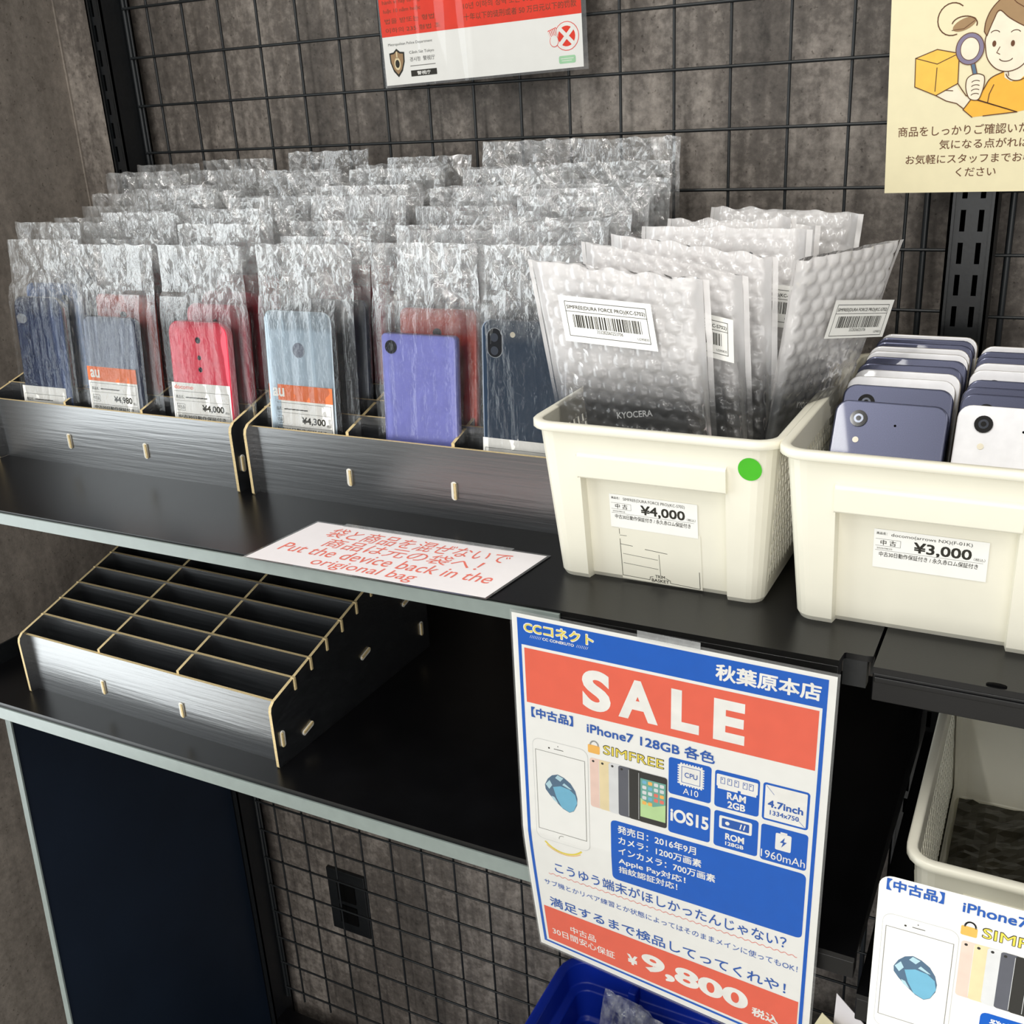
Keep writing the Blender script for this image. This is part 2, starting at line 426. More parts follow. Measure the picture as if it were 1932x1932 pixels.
# ------------------------------------------------------------------ the room
WY = .022
struct('wall_back', MB().box(-.118, 3.0, WY, WY + .1, -1.45, 1.3), 'wall')
struct('wall_left', MB().box(-.26, -.114, -.41, WY + .1, -1.45, 1.3), 'wall_l')
struct('trim_1', MB().box(-.1145, -.1118, WY - .0025, WY + .001, -1.45, 1.3), 'wall_l')
struct('floor', MB().box(-4, 4, -6, WY + .1, -1.5, -1.45), 'floor')
struct('ceiling', MB().box(-4, 4, -6, WY + .1, 1.3, 1.36), 'ceil')

for (x, y, tp), lab in zip(TUBES, ('long white ceiling tube lamp above the left shelf bay', 'long white ceiling tube lamp above the right shelf bay', 'ceiling tube lamp over the aisle, in line with the left bay', 'ceiling tube lamp over the aisle, in line with the right bay', 'ceiling tube lamp farthest from the shelves')):
    t = thing('ceiling_lamp', lab, 'lamp', (x, y, 1.3), group=None)
    obj('lamp_housing', MB().box(x - .05, x + .05, y - .6, y + .6, 1.15, 1.3), 'ceil', t, bevel=.006)

# ------------------------------------------------------------------ uprights with real slots
def upright(x0, x1, yf, z0, z1, label, zslot, cols):
    t = thing('slotted_upright', label, 'shelf upright', ((x0 + x1) / 2, yf, z0))
    a = MB()
    yb = .012; fl = .0042                      # side flanges and the recessed front plate
    a.box(x0, x0 + fl * .5, yf, yb, z0, z1); a.box(x1 - fl * .5, x1, yf, yb, z0, z1)
    a.box(x0, x0 + fl, yf, yf + .0015, z0, z1); a.box(x1 - fl, x1, yf, yf + .0015, z0, z1)
    obj('channel', a, 'steel', t)
    b = MB(); yp = yf + .0025
    xs = [x0 + fl * .5]
    for c in cols: xs += [c - .0019, c + .0019]
    xs.append(x1 - fl * .5)
    for i in range(0, len(xs) - 1, 2): b.box(xs[i], xs[i + 1], yp, yp + .0015, z0, z1)
    k0 = int((z0 - zslot) / .025) - 1
    zz = []
    z = zslot + k0 * .025
    while z < z1: zz.append(z); z += .025
    for c in cols:
        prev = z0
        for z in zz:
            lo, hi = z, z + .0165
            if hi <= z0 or lo >= z1: continue
            if lo > prev: b.box(c - .0019, c + .0019, yp, yp + .0015, prev, lo)
            prev = min(hi, z1)
        if prev < z1: b.box(c - .0019, c + .0019, yp, yp + .0015, prev, z1)
    obj('slotted_face', b, 'steel', t)
    obj('back_web', MB().box(x0, x1, yb - .002, yb, z0, z1), 'dark', t)
    return t
upright(-.0078, .0146, -.03, -1.45, .5, 'black slotted steel upright at the left end by the brown wall', -.1822, (-.0012, .0092))
upright(.8861, .9205, -.03, -1.45, .5, 'black slotted steel upright under the yellow poster, right of centre', -.1822, (.8965, .9097))

# ------------------------------------------------------------------ wire mesh panels, every wire a part
def wire_panel(label, x_f0, x_f1, xs, zs, z0, z1, xh0, xh1):
    t = thing('mesh_panel', label, 'wire panel', ((x_f0 + x_f1) / 2, 0, z0))
    for x in xs: obj('wire', MB().tube((x, .0012, z0), (x, .0012, z1), .00145, 6), 'wire', t, smooth=True)
    for z in zs: obj('wire', MB().tube((xh0, -.0016, z), (xh1, -.0016, z), .00145, 6), 'wire', t, smooth=True)
    for x in (x_f0, x_f1): obj('frame_bar', MB().tube((x, .0005, z0), (x, .0005, z1), .0026, 8), 'wire', t, smooth=True)
    return t
xs = [.0215] + [.05 * i for i in range(1, 18)]
wire_panel('black wire mesh panel behind the bagged phones, upper half of the wall', .0172, .866, xs[:-1] + [.85], [.05 * j for j in range(-8, 8)], -.4, .36, .0172, .886)
wire_panel('black wire mesh panel below the lower shelf, around the wall socket', .0172, .866, xs, [-.9913 - .05 * j for j in range(-6, 8)], -1.362, -.68, .0172, .886)
wire_panel('black wire mesh panel at the right edge, right of the slotted upright', .93, 1.8, [.98 + .05 * i for i in range(16)], [-.2037 - .0495 * j for j in range(-10, 4)], -.38, .3, .921, 1.8)

# ------------------------------------------------------------------ shelves
SZ, LZ, FY = -.39, -.608, -.37
def shelf(label, x0, x1, z, notch=False, rail=True, yf=FY, right_lip=False):
    t = thing('display_shelf', label, 'shelf', ((x0 + x1) / 2, FY / 2, z))
    if notch:
        pl = [(x0, yf, z), (x0, .005, z), (x1, .005, z), (x1, yf + .0125, z), (x1 - .004, yf + .0115, z), (x1 - .0155, yf + .0115, z), (x1 - .0165, yf + .0105, z), (x1 - .0175, yf, z)]
    else:
        pl = [(x0, yf, z), (x0, .005, z), (x1, .005, z), (x1, yf, z)]
    obj('board', MB().slab(pl[::-1], (0, 0, -.004)), 'shelf', t)
    xe = x1 - (.0175 if notch else 0)
    obj('front_apron', MB().box(x0, xe, yf, yf + .012, z - (.0136 if rail and notch else .0178 if rail else .0225), z - .004), 'shelf', t, bevel=.0008)
    if notch: obj('corner_socket', MB().box(xe + .0005, x1 - .003, yf + .0115, yf + .02, z - .022, z - .004), 'steel', t)
    if rail:
        xr = x1 - .2
        obj('price_rail', MB().box(x0, xr, yf - .0022, yf, z - (.0128 if notch else .0184), z - (.0018 if notch else .0047)), 'rail', t, bevel=.0005)
    if right_lip:
        obj('front_moulding', MB().box(x0 + .001, x1, yf - .0012, yf, z - .0095, z - .006), 'shelf', t, bevel=.0005)
        for k in range(3): obj('rail_slot', MB().slab([(x0 + .066 + .17 * k + .0055 * math.cos(a / 5 * math.pi), yf + .0022, z + .0002 + 0.0012 * math.sin(a / 5 * math.pi)) for a in range(6)], (0, .002, 0)), 'dark', t)
    for xb, w in ((x0 + .0005, .0022), (x1 - .0035, .0022)):
        obj('bracket', MB().slab([(xb, -.02, z - .004), (xb, yf + .03, z - .004), (xb, yf + .03, z - .022), (xb, -.02, z - .05)], (w, 0, 0)), 'steel', t)
    return t
shelf('black upper shelf under the bagged phones and their trays', -.004, .8995, SZ, notch=True)
shelf('black shelf at the right under the basket of loose phones', .9015, 1.8, SZ, rail=False, right_lip=True)
t = shelf('black lower shelf holding the empty tray', -.004, .9045, LZ)
obj('side_lip', MB().box(-.0062, -.004, -.36, 0, LZ - .03, LZ + .0215), 'steel', t)
shelf('black shelf low at the right under the empty cream basket', .9075, 1.8, -.637, rail=False)
t = thing('base_deck', 'black base deck at the foot of the lower wire panel', 'shelf', (.45, -.2, -1.45))
obj('deck_board', MB().box(.015, .886, -.36, -.03, -1.41, -1.402), 'shelf', t)
obj('kick_plate', MB().box(.015, .886, -.345, -.335, -1.45, -1.41), 'steel', t)
obj('rear_ledge', MB().box(.015, .886, -.029, -.004, -1.402, -1.385), 'shelf', t)
t = thing('side_panel', 'black board standing under the left end of the lower shelf', 'panel', (0, -.2, -1.45))
obj('board', MB().slab([(-.003, -.322, LZ - .03), (-.003, -.03, LZ - .03), (-.003, -.03, -1.45), (-.003, -.362, -1.45)], (.006, 0, 0)), 'panel', t)
obj('edge_strip', MB().slab([(-.004, -.322, LZ - .03), (-.004, -.324, LZ - .03), (-.004, -.364, -1.45), (-.004, -.362, -1.45)], (.0085, 0, 0)), 'rail', t)
t = thing('wall_socket', 'black wall socket plate behind the lower wire panel', 'socket', (.15, WY, -1.145))
obj('cover_plate', MB().box(.117, .184, WY - .006, WY, -1.2, -1.09), 'steel', t, bevel=.0015)
obj('outlet', MB().box(.135, .166, WY - .0085, WY - .006, -1.142, -1.11), 'dark', t, bevel=.001)
obj('outlet', MB().box(.135, .166, WY - .0085, WY - .006, -1.182, -1.15), 'dark', t, bevel=.001)

# ------------------------------------------------------------------ phone trays
TW, PITCH = .3315, .0243
def slope(y): return .0655 + (y - .006) * .31
def tray_proto(label):
    t = local(thing('phone_tray', label, 'tray', (0, 0, 0)))
    prof = [(0, .0012), (0, .057), (.0012, .0612), (.0055, .0652), (.244, slope(.244)), (.247, slope(.244) - .003), (.247, 0), (.001, 0)]
    for x in (0, TW - .003):
        obj('side_panel', MB().slab([(x, y, z) for y, z in prof], (.003, 0, 0), 0, 1), ['grain', 'mdf'], t)
    dp = [(.0115, .004), (.0115, .0655), (.234, slope(.234) - .0006), (.234, .004)]
    for x in (.1045, .2095):
        obj('divider', MB().slab([(x, y, z) for y, z in dp], (.003, 0, 0), 0, 1), ['grain', 'mdf'], t)
    for k in range(10):
        y = .0085 + PITCH * k; zt = .0625 if k == 0 else slope(y) + .0002
        if k == 9: zt -= .002
        p = obj('front_panel' if k == 0 else 'back_panel' if k == 9 else 'cross_panel',
                MB().slab([(.003, y, 0 if k in (0, 9) else .02), (TW - .003, y, 0 if k in (0, 9) else .02), (TW - .003, y, zt), (.003, y, zt)], (0, .003, 0), 0, 1), ['grain', 'mdf'], t)
        if 0 < k < 9:
            for x0, x1 in ((-.0009, .0032), (TW - .0032, TW + .0009)):
                obj('end_tab', MB().box(x0, x1, y - .0002, y + .0032, zt - .0125, zt + .0004), 'mdf', p, bevel=.0008)
    fz = lambda y: .006 + (y - .0115) * .31
    obj('floor_panel', MB().slab([(.003, .0115, fz(.0115)), (.003, .229, fz(.229)), (.003, .229, fz(.229) - .003), (.003, .0115, fz(.0115) - .003)], (TW - .006, 0, 0), 0, 0), ['grain'], t)
    def tenon(c, U, N, h=.0162, w=.0056, split=0):
        c = V3(c); U = V3(U).normalized(); N = V3(N); B = U.cross(N)
        def oval(ww, hh): return [c + B * (ww / 2 * math.cos(R(a)) if 1 else 0) + U * (math.copysign(hh / 2 - ww / 2, math.sin(R(a) + 1e-6)) + ww / 2 * math.sin(R(a))) for a in range(0, 360, 30)]
        mb = MB(); mb.slab(oval(w, h), N * .0007, 0, 0)
        s = 1 if split else -1
        q = lambda b0, b1, h0, h1, n: [c + B * b0 + U * h0 + N * n, c + B * b1 + U * h0 + N * n, c + B * b1 + U * h1 + N * n, c + B * b0 + U * h1 + N * n]
        mb.slab(q(-.0004, .0004, -h * .4, h * .4, .00075), N * .0001, 2, 2)
        mb.slab(q(*( (-.0026, -.0004) if s > 0 else (.0004, .0026)), -h * .42, h * .42, .0007), N * .0013, 1, 1)
        obj('tenon', mb, ['mdf_lit', 'mdf', 'dark'], t)
    for x in (.106, .211): tenon((x, .0085, .0255), (0, 0, 1), (0, -1, 0))
    for x, n, sp in ((TW, 1, 1), (0, -1, 0)):
        tenon((x, .0095, .0255), (0, 0, 1), (n, 0, 0), split=sp)
        for y in (.043, .137, .212): tenon((x, y, fz(y) + .001), (0, 1, .31), (n, 0, 0), split=sp)
        tenon((x, .234, .027), (0, 0, 1), (n, 0, 0), split=sp)
    return t
TRAYS = [(-.0085, -.2565, SZ), (.3373, -.2565, SZ), (.0765, -.3425, LZ)]
tray = tray_proto('black wood grain phone tray on the upper shelf, nearest the left wall')
tray.location = TRAYS[0]
dup(tray, TRAYS[1], label='black wood grain phone tray on the upper shelf, beside the cream basket')
dup(tray, TRAYS[2], (0, 0, R(-1.2)), label='empty black wood grain phone tray on the lower shelf')

# ------------------------------------------------------------------ phones
def rrect(w, h, r, n=5):
    pts = []
    for cx, cz, a in ((w / 2 - r, h - r, 0), (-w / 2 + r, h - r, 90), (-w / 2 + r, r, 180), (w / 2 - r, r, 270)):
        for k in range(n + 1): q = R(a + 90 * k / n); pts.append((cx + r * math.cos(q), cz + r * math.sin(q)))
    return pts
def body_rings(w, h, r, t, ch, y0=0.):
    """rounded slab standing on z=0, front (towards the viewer) at y0"""
    o = rrect(w, h, r); i = rrect(w - 2 * ch, h - 2 * ch, max(r - ch, .001)); i = [(x, z + ch) for x, z in i]
    m1 = rrect(w - ch * .6, h - ch * .6, max(r - ch * .3, .001)); m1 = [(x, z + ch * .3) for x, z in m1]
    L = [(i, y0), (m1, y0 + ch * .3), (o, y0 + ch), (o, y0 + t - ch), (i, y0 + t)]
    return [[(x, y, z) for x, z in pts] for pts, y in L]
def disc(mb, x, z, r, y, d, mi=0, n=20, r2=None):
    a = [(x + r * math.cos(2 * math.pi * k / n), y, z + (r2 or r) * math.sin(2 * math.pi * k / n)) for k in range(n)]
    return mb.slab(a, (0, d, 0), mi)
def phone(name, label, w, h, r, t, back, rim, cams=(), cat='phone', group=None, ch=.0016):
    """cams: (kind, x, z_from_top, size)"""
    p = local(thing(name, label, cat, (0, 0, 0), group=group))
    rg = body_rings(w, h, r, t, ch)
    b = MB(); b.rings(rg[1:], 0, cap1=True); b.rings(rg[:2], 1, cap0=True)
    body = obj('body', b, [rim, back], p, smooth=False)
    body.data.polygons.foreach_set('use_smooth', [len(f) == 4 for f in b.f])
    for kind, x, zt, sz in cams:
        z = h - zt
        if kind == 'lens':
            c = obj('camera_ring', disc(MB(), x, z, sz, -.0009, .0012), 'lens', p)
            obj('lens_glass', disc(MB(), x, z, sz * .55, -.0011, .0004), 'lens_mid', c)
            obj('lens_core', disc(MB(), x, z, sz * .3, -.0012, .0004), 'lens', c)
        elif kind == 'flash': obj('flash', disc(MB(), x, z, sz, -.0004, .0006), 'flash', p)
        elif kind == 'dot': obj('sensor_hole', disc(MB(), x, z, sz, -.0002, .0004), 'dark', p)
        elif kind == 'pad': obj('fingerprint_pad', disc(MB(), x, z, sz, -.0002, .0006), 'ph_grey', p)
        elif kind == 'oval':
            rgs = [(xx + x, y, zz + z - sz * 1.7) for xx, zz, y in [(a[0], a[1], -.001) for a in rrect(sz * 2, sz * 3.6, sz * .98)]]
            c = obj('camera_island', MB().slab(rgs, (0, .0012, 0)), 'ph_black', p)
            rg2 = [(xx + x, -.0012, zz + z - sz * 1.6) for xx, zz in rrect(sz * 2.25, sz * 3.8, sz * 1.1)]
            obj('island_trim', MB().slab([(q[0], -.0006, q[2] - sz * .1 * 2) for q in rg2], (0, .0008, 0)), 'chrome', c)
            for dz in (.75, -.9): obj('camera_lens', disc(MB(), x, z + sz * dz + .0002, sz * .55, -.0014, .0006), 'lens_mid', c)
        elif kind == 'slot': obj('camera_window', disc(MB(), x, z, sz * 1.5, -.0005, .0008, r2=sz), 'chrome', p)
    return p

# ------------------------------------------------------------------ crinkled clear bags
def crease(x, z, s, k):
    v = 0.
    for f, a in ((28., 1.0), (70., .55), (150., .3)):
        v += a * (abs(noise.noise(V3((x * f + s * 7.3, z * f * .8 + k, s * 3.1)))) - .22)
    return v
def bag_mesh(seed, w=.1, h=.212, tk=.0095, ph_w=.074, ph_h=.163, nu=30, nv=56):
    rnd = random.Random(seed); mb = MB()
    for side in (-1, 1):
        vs = []
        for j in range(nv + 1):
            for i in range(nu + 1):
                u = i / nu; q = j / nv
                x = (u - .5) * w; z = q * h
                top = min(1, max(0, (z - ph_h * .93) / .03))
                d = max(0, 1 - max(0, (abs(x + .008) - ph_w / 2 + .004)) / .012)
                bulge = (tk / 2 + .0012) * d * (1 - top) + top * .0012 * math.sin(math.pi * u)
                edge = min(1, min(u, 1 - u) / .06)
                amp = (.0009 + .0072 * top) * (.3 + .7 * edge)
                y = side * bulge + amp * crease(x, z, seed, side * 2.) + .0016 * (1 - .5 * top) * edge * (abs(noise.noise(V3((x * 75 + z * 9 * math.sin(seed), z * 5., seed + side)))) - .2)
                y += top * .003 * math.sin(u * 5 + seed) + .0035 * top * (q - .7) * math.sin(seed * 2.1)
                if d > .2 and side < 0: y = min(y, -(tk / 2) * min(1, (1 - top) * 1.0) * (1 if top < .5 else 0) + (.002 if top >= .5 else 0))
                vs.append((x + .0012 * top * noise.noise(V3((x * 60, z * 60, seed))) + (z / h) ** 2 * .004 * math.sin(seed * 1.7), y + tk / 2, z + (q > .98) * .002 * noise.noise(V3((x * 90, seed, 1.)))))
        fs = []
        for j in range(nv):
            for i in range(nu):
                a = j * (nu + 1) + i; b = a + 1; c = a + nu + 2; d = a + nu + 1
                if rnd.random() < .5: fs += [(a, b, c), (a, c, d)]
                else: fs += [(a, b, d), (b, c, d)]
        mb.add(vs, fs)
    return mesh('film', mb, 'film')
FILM = [bag_mesh(s) for s in range(1, 8)]
def clear_bag(i, label, loc, rot, group):
    t = local(thing('clear_bag', label, 'bag', loc, rot, group))
    ORG[t.name] = V3((0, 0, 0))
    f = bpy.data.objects.new('film', FILM[i % len(FILM)]); finish(f, t)
    return t

# phones and bags: (column centre x, per-row phone kind)
PW = .071
COLX = [.067, .1625, .2755, .391, .5125, .609]
FLOORZ = SZ + .009
protos = {}
def get_phone(kind):
    """a new prototype the first time, a copy afterwards"""
    spec = {
        'blue_grey': ('ph_bluegrey', 'chrome', [('slot', -.024, .022, .005)], .0695, .152, .012),
        'slate': ('ph_grey', 'ph_bluegrey', [], .069, .142, .008),
        'red': ('ph_red', 'ph_red', [('dot', 0, .017, .003), ('dot', 0, .033, .0022), ('dot', 0, .044, .0024)], .0715, .142, .012),
        'silver': ('ph_silver', 'ph_dark', [('pad', .0, .034, .0065)], .073, .152, .009),
        'lavender': ('ph_purple', 'ph_purple', [('lens', -.0255, .011, .0056)], .071, .142, .004),
        'navy': ('ph_navyglass', 'ph_bluegrey', [('oval', -.0245, .0185, .0062), ('flash', -.009, .011, .0022)], .074, .155, .008),
        'black': ('ph_black', 'ph_dark', [('lens', -.022, .014, .005)], .071, .148, .008),
        'orange': ('ph_orange', 'ph_orange', [('lens', 0, .02, .004)], .073, .148, .006),
        'bright_blue': ('ph_blue', 'ph_blue', [('lens', .02, .016, .005)], .072, .155, .01),
    }[kind]
    if kind not in protos:
        protos[kind] = phone('smartphone', '', spec[3], spec[4], spec[5], .0088, spec[0], spec[1], spec[2]); return protos[kind], True
    return protos[kind], False
ROWS = [  # front row first
    ['blue_grey', 'slate', 'red', 'silver', 'lavender', 'navy'],
    ['bright_blue', 'orange', 'red', 'black', 'orange', 'black'],
    ['black', 'black', 'red', 'slate', 'black', 'navy'],
    ['silver', 'black', 'orange', 'red', 'silver', 'black'],
    ['black', 'slate', 'black', 'orange', 'black', 'slate'],
]
KW = {'blue_grey': 'dark blue', 'slate': 'slate grey', 'red': 'red', 'silver': 'silver blue', 'lavender': 'lavender purple', 'navy': 'deep navy glass',
      'black': 'black', 'orange': 'vermilion', 'bright_blue': 'bright blue'}
ORD = ['front', 'second', 'third', 'fourth', 'fifth', 'sixth', 'seventh', 'eighth', 'ninth']
CN = ['first', 'second', 'third', 'fourth', 'fifth', 'sixth']
rnd = random.Random(5)
front_bags = []
for k in range(9):
    for c in range(6):
        ty = TRAYS[0][1] if c < 3 else TRAYS[1][1]
        y = ty + .0085 + PITCH * k + .0062
        z = FLOORZ + PITCH * k * .31
        lean = R(rnd.uniform(3, 7)) if k else R(5)
        x = COLX[c] + (rnd.uniform(-.004, .004) if k else 0)
        if k < len(ROWS):
            kd = ROWS[k][c]
            dz = {(0, 0): .006, (0, 1): 0., (0, 2): .0, (0, 3): .004, (0, 4): -.001, (0, 5): .001}.get((k, c), rnd.uniform(0, .006))
            lab = ('%s smartphone in the %s bag of the %s column of trays' % (KW[kd], ORD[k], CN[c]))
            p, new = get_phone(kd)
            if new: p['label'] = lab; p.location = (x, y, z + dz); p.rotation_euler = (-lean, 0, R(rnd.uniform(-2, 2)) if k else 0)
            else: p = dup(p, (x, y, z + dz), (-lean, 0, R(rnd.uniform(-2, 2)) if k else 0), lab)
            p['group'] = 'phones bagged in the trays'
        up = rnd.uniform(-.006, .012) if k else (.004, .0, .0, .002, .004, .003)[c]
        b = clear_bag(k * 5 + c * 3, 'clear crinkled plastic bag, %s from the front in the %s column of trays' % (ORD[k] if k else 'nearest', CN[c]),
                      (x + .009, y - .0004, z - .003 + up), (-lean, 0, R(rnd.uniform(-4, 4)) if k else R((1, -1, 1, -1, 1, -1)[c])), 'clear bags standing in the trays')
        if k == 0: front_bags.append(b)

# price cards tucked in the front bags
def price_card(bag, u0, v0, w, h, items):
    t = bag; s = Sheet(t, (u0 * .001 - .009, -.0006, v0 * .001 + h * .001), step=.00008)
    sh = s.put('price_card', s.rect(MB(), 0, 0, w, h, 0), 'paper')
    items(s, sh, w, h)
def plain_lines(s, sh, w, h, top, price, u_p=.5):
    f = MB(); s.frame(f, 2, top + 2, w - 2, h - 1.5, .3, 1); s.line(f, [(3, top + 11), (w - 3, top + 11)], .25, 1); s.line(f, [(3, top + 23), (w - 3, top + 23)], .3, 1); s.line(f, [(3, top + 29), (w - 3, top + 29)], .25, 1)
    s.frame(f, 4, top + 14, 14, top + 20.5, .35, 1)
    s.text(f, '中古品', 5, top + 15.5, 13, top + 19, 1); s.text(f, '商品名：', 4, top + 6, 14, top + 9.2, 1)
    for q in range(6): s.line(f, [(16 + 4.4 * q, top + 7.8), (19.6 + 4.4 * q, top + 7.6)], 1.0, 1)
    s.text(f, '中古30日動作保証付き', 5, top + 24.5, w - 8, top + 27.8, 1)
    if price: s.text(f, price, w * u_p, top + 13.6, w - 9, top + 20.8, 1, 0, .03); s.text(f, '(税込)', w - 8, top + 18.4, w - 3, top + 21, 1)
    s.put('lettering', f, 'ink', sh)
def card_au(price):
    def f(s, sh, w, h):
        s.put('orange_band', s.rect(MB(), 0, 0, w, 14, .6), 'orange', sh)
        s.words('au', 4, 3, 17, 11, 1.4, 'white_ink', .03, parent=sh)
        plain_lines(s, sh, w, h, 14, price)
    return f
def card_plain(head, price):
    def f(s, sh, w, h):
        if head: s.words(head, 3, 2, 26, 6, 1, 'pink_ink', .02, parent=sh)
        plain_lines(s, sh, w, h, 6, price)
    return f
price_card(front_bags[0], -36, 37, 62, 30, card_plain('', ''))
price_card(front_bags[1], -36, 36, 67, 60, card_au('¥4,980'))
price_card(front_bags[2], -36, 42, 70, 46, card_plain('docomo', '¥4,000'))
price_card(front_bags[3], -36, 34, 70, 58, card_au('¥4,300'))
price_card(front_bags[5], -37, 28, 74, 34, card_plain('', ''))
pn = protos['navy']
s = Sheet(pn, (0, -.0002, .155), step=.0001)
s.words('docomo', -8, 93, 16, 98.5, 1, 'silver_ink', .01)

# ------------------------------------------------------------------ the notice lying on the shelf
t = thing('shelf_notice', 'white notice with coral handwriting-style text lying on the upper shelf front', 'notice', (.54, -.33, SZ))
s = Sheet(t, (.4405, -.2945, SZ + .0008), (1, .012, 0), (-.012 - .105, -1, 0))
s.put('sheet', s.rect(MB(), 0, 0, 212, 81, 0), 'pinkpaper')
f = MB(); s.rect(f, -2.2, -2.2, 0, 83.2, .2); s.rect(f, 212, -2.2, 214.2, 83.2, .2); s.rect(f, 0, -2.2, 212, 0, .2); s.rect(f, 0, 81, 212, 83.2, .2)
s.put('laminate_margin', f, 'lam_edge')
for a in (('袋と商品を混ぜないで', 26, 6, 190, 25), ('商品は元の袋へ！', 38, 26, 178, 43), ('Put the device back in the', 11, 45, 200, 60), ('origional bag', 55, 63, 147, 79)):
    s.words(*a, 1, 'pink_ink', .0)
f = MB(); s.rect(f, 26, -4.5, 182, 1.2, 2); s.put('clear_tape', f, 'tape')

# ------------------------------------------------------------------ cream plastic baskets
def outline(x0, x1, y0, y1, r, cuts=()):
    """closed loop, starting front left, going right: (x, y, nx, ny, tag)"""
    L = []
    xs = [x0 + r] + [c for c in cuts] + [x1 - r]
    for q in xs: L.append((q, y0, 0, -1))
    def corner(cx, cy, a0):
        for k in range(1, 5): t = R(a0 + 90 * k / 5); L.append((cx + r * math.cos(t), cy + r * math.sin(t), math.cos(t), math.sin(t)))
    corner(x1 - r, y0 + r, -90); L.append((x1, y0 + r, 1, 0)); L.append((x1, y1 - r, 1, 0))
    corner(x1 - r, y1 - r, 0); L.append((x1 - r, y1, 0, 1)); L.append((x0 + r, y1, 0, 1))
    corner(x0 + r, y1 - r, 90); L.append((x0, y1 - r, -1, 0)); L.append((x0, y0 + r, -1, 0))
    corner(x0 + r, y0 + r, 180)
    return L
BW, BD, BH, TK = .148, .232, .118, .0022
FLX, FLF = .0085, .0145            # how far the top flares out sideways / to the front and back
A0, A1, RD = .0235, .1245, .0068   # handle recess
def basket(label, loc, rotz=0):
    t = local(thing('plastic_basket', label, 'basket', loc, (0, 0, rotz)))
    ORG[t.name] = V3((0, 0, 0))
    cuts = [A0, A0 + .0012, A1 - .0012, A1]
    bot = outline(0, BW, 0, BD, .011, cuts); top = outline(-FLX, BW + FLX, -FLF, BD + FLF, .014, cuts)
    n = len(bot)
    def pt(i, z, off):
        k = z / BH; b, q = bot[i], top[i]
        x = b[0] + (q[0] - b[0]) * k; y = b[1] + (q[1] - b[1]) * k
        if 2 <= i <= 3 and z < .098: y += RD
        return (x + b[2] * off, y + b[3] * off, z)
    front = list(range(0, 6))
    iR0, iR1 = 10, 11                                   # right straight edge
    while not (bot[iR0][2] == 1 and bot[iR1][2] == 1): iR0 += 1; iR1 += 1
    iL0 = next(i for i in range(n) if bot[i][2] == -1); iL1 = iL0 + 1
    mb = MB()
    zl = [.0, .0035, .016, .080, .098, .1, .103, BH]
    for off, flip in ((0, False), (-TK, True)):
        for a, b in zip(zl, zl[1:]):
            for i in range(n):
                j = (i + 1) % n
                if i in (iR0, iL0) and a >= .0155 and b <= .1035: continue
                shr = lambda z: -.0016 if z == 0 else 0
                q = (pt(i, a, off + shr(a)), pt(j, a, off + shr(a)), pt(j, b, off), pt(i, b, off))
                mb.add(q[::-1] if flip else q, [(0, 1, 2, 3)])
    mb.add([pt(i, .0, -.0016) for i in range(n)], [tuple(range(n - 1, -1, -1))])
    mb.add([pt(i, .0025, -TK) for i in range(n)], [tuple(range(n))])
    tub = obj('tub', mb, 'cream', t)
    # rolled rim
    prof = [(-TK, BH - .001), (-TK, BH + .0002), (-.001, BH + .001), (.0032, BH + .001), (.0044, BH), (.0044, BH - .0042), (.0036, BH - .0048), (.0, BH - .0048)]
    rg = [[(top[i][0] + top[i][2] * o, top[i][1] + top[i][3] * o, z) for i in range(n)] for o, z in prof]
    obj('rim', MB().rings(rg, 0), 'cream', t, smooth=True)
    # handle ledge over the recess
    yk = lambda z: -FLF * z / BH
    hp = [(.0805, yk(.0805) - .0032), (.0975, yk(.0975) - .0032), (.0995, yk(.0995) + .0006), (.0995, yk(.0995) + RD), (.0805, yk(.0805) + RD)]
    obj('handle', MB().slab([(A0 + .0002 - .0006, y, z) for z, y in hp], (A1 - A0 + .0016, 0, 0)), 'cream', t, bevel=.0016, seg=3)
    # pierced side walls: staggered lozenge bars between two bands
    for nm, i0, i1 in (('side_lattice', iR0, iR1), ('side_lattice', iL0, iL1)):
        lm = MB(); N = 30; Rn = 10; TL_ = .0009
        def wp(q, z, off):
            a = V3(pt(i0, z, off)); b = V3(pt(i1, z, off)); return a + (b - a) * q
        zs_ = [.0146 + (.1046 - .0146) * r / Rn for r in range(Rn + 1)]
        for r in range(Rn):
            za, zb = zs_[r], zs_[r + 1]; zc = (za + zb) / 2
            for k in range(N + 1):
                q = (k + .5 * (r % 2)) / N
                if q > 1: continue
                hw = .0027 / 2 / (BD - .022); e = .0013 / 2 / (BD - .022)
                ps = [(q - e, za - .0006), (q + e, za - .0006), (q + hw, zc), (q + e, zb + .0006), (q - e, zb + .0006), (q - hw, zc)]
                ps = [(min(1, max(0, a)), z) for a, z in ps]
                A = [wp(a, z, .0002) for a, z in ps]; B = [wp(a, z, -TL_) for a, z in ps]
                lm.add(A + B, [tuple(range(5, -1, -1)), tuple(range(6, 12))] + [(m_, (m_ + 1) % 6, 6 + (m_ + 1) % 6, 6 + m_) for m_ in range(6)])
            if r:
                z = za; A = [wp(0, z - .0008, -.0002), wp(1, z - .0008, -.0002), wp(1, z + .0008, -.0002), wp(0, z + .0008, -.0002)]
                B = [wp(0, z - .0008, -TL_ + .0001), wp(1, z - .0008, -TL_ + .0001), wp(1, z + .0008, -TL_ + .0001), wp(0, z + .0008, -TL_ + .0001)]
                lm.add(A + B, [(0, 1, 2, 3), (7, 6, 5, 4), (0, 4, 5, 1), (3, 2, 6, 7)])
        obj(nm, lm, 'cream', t, kind='stuff')
    return t

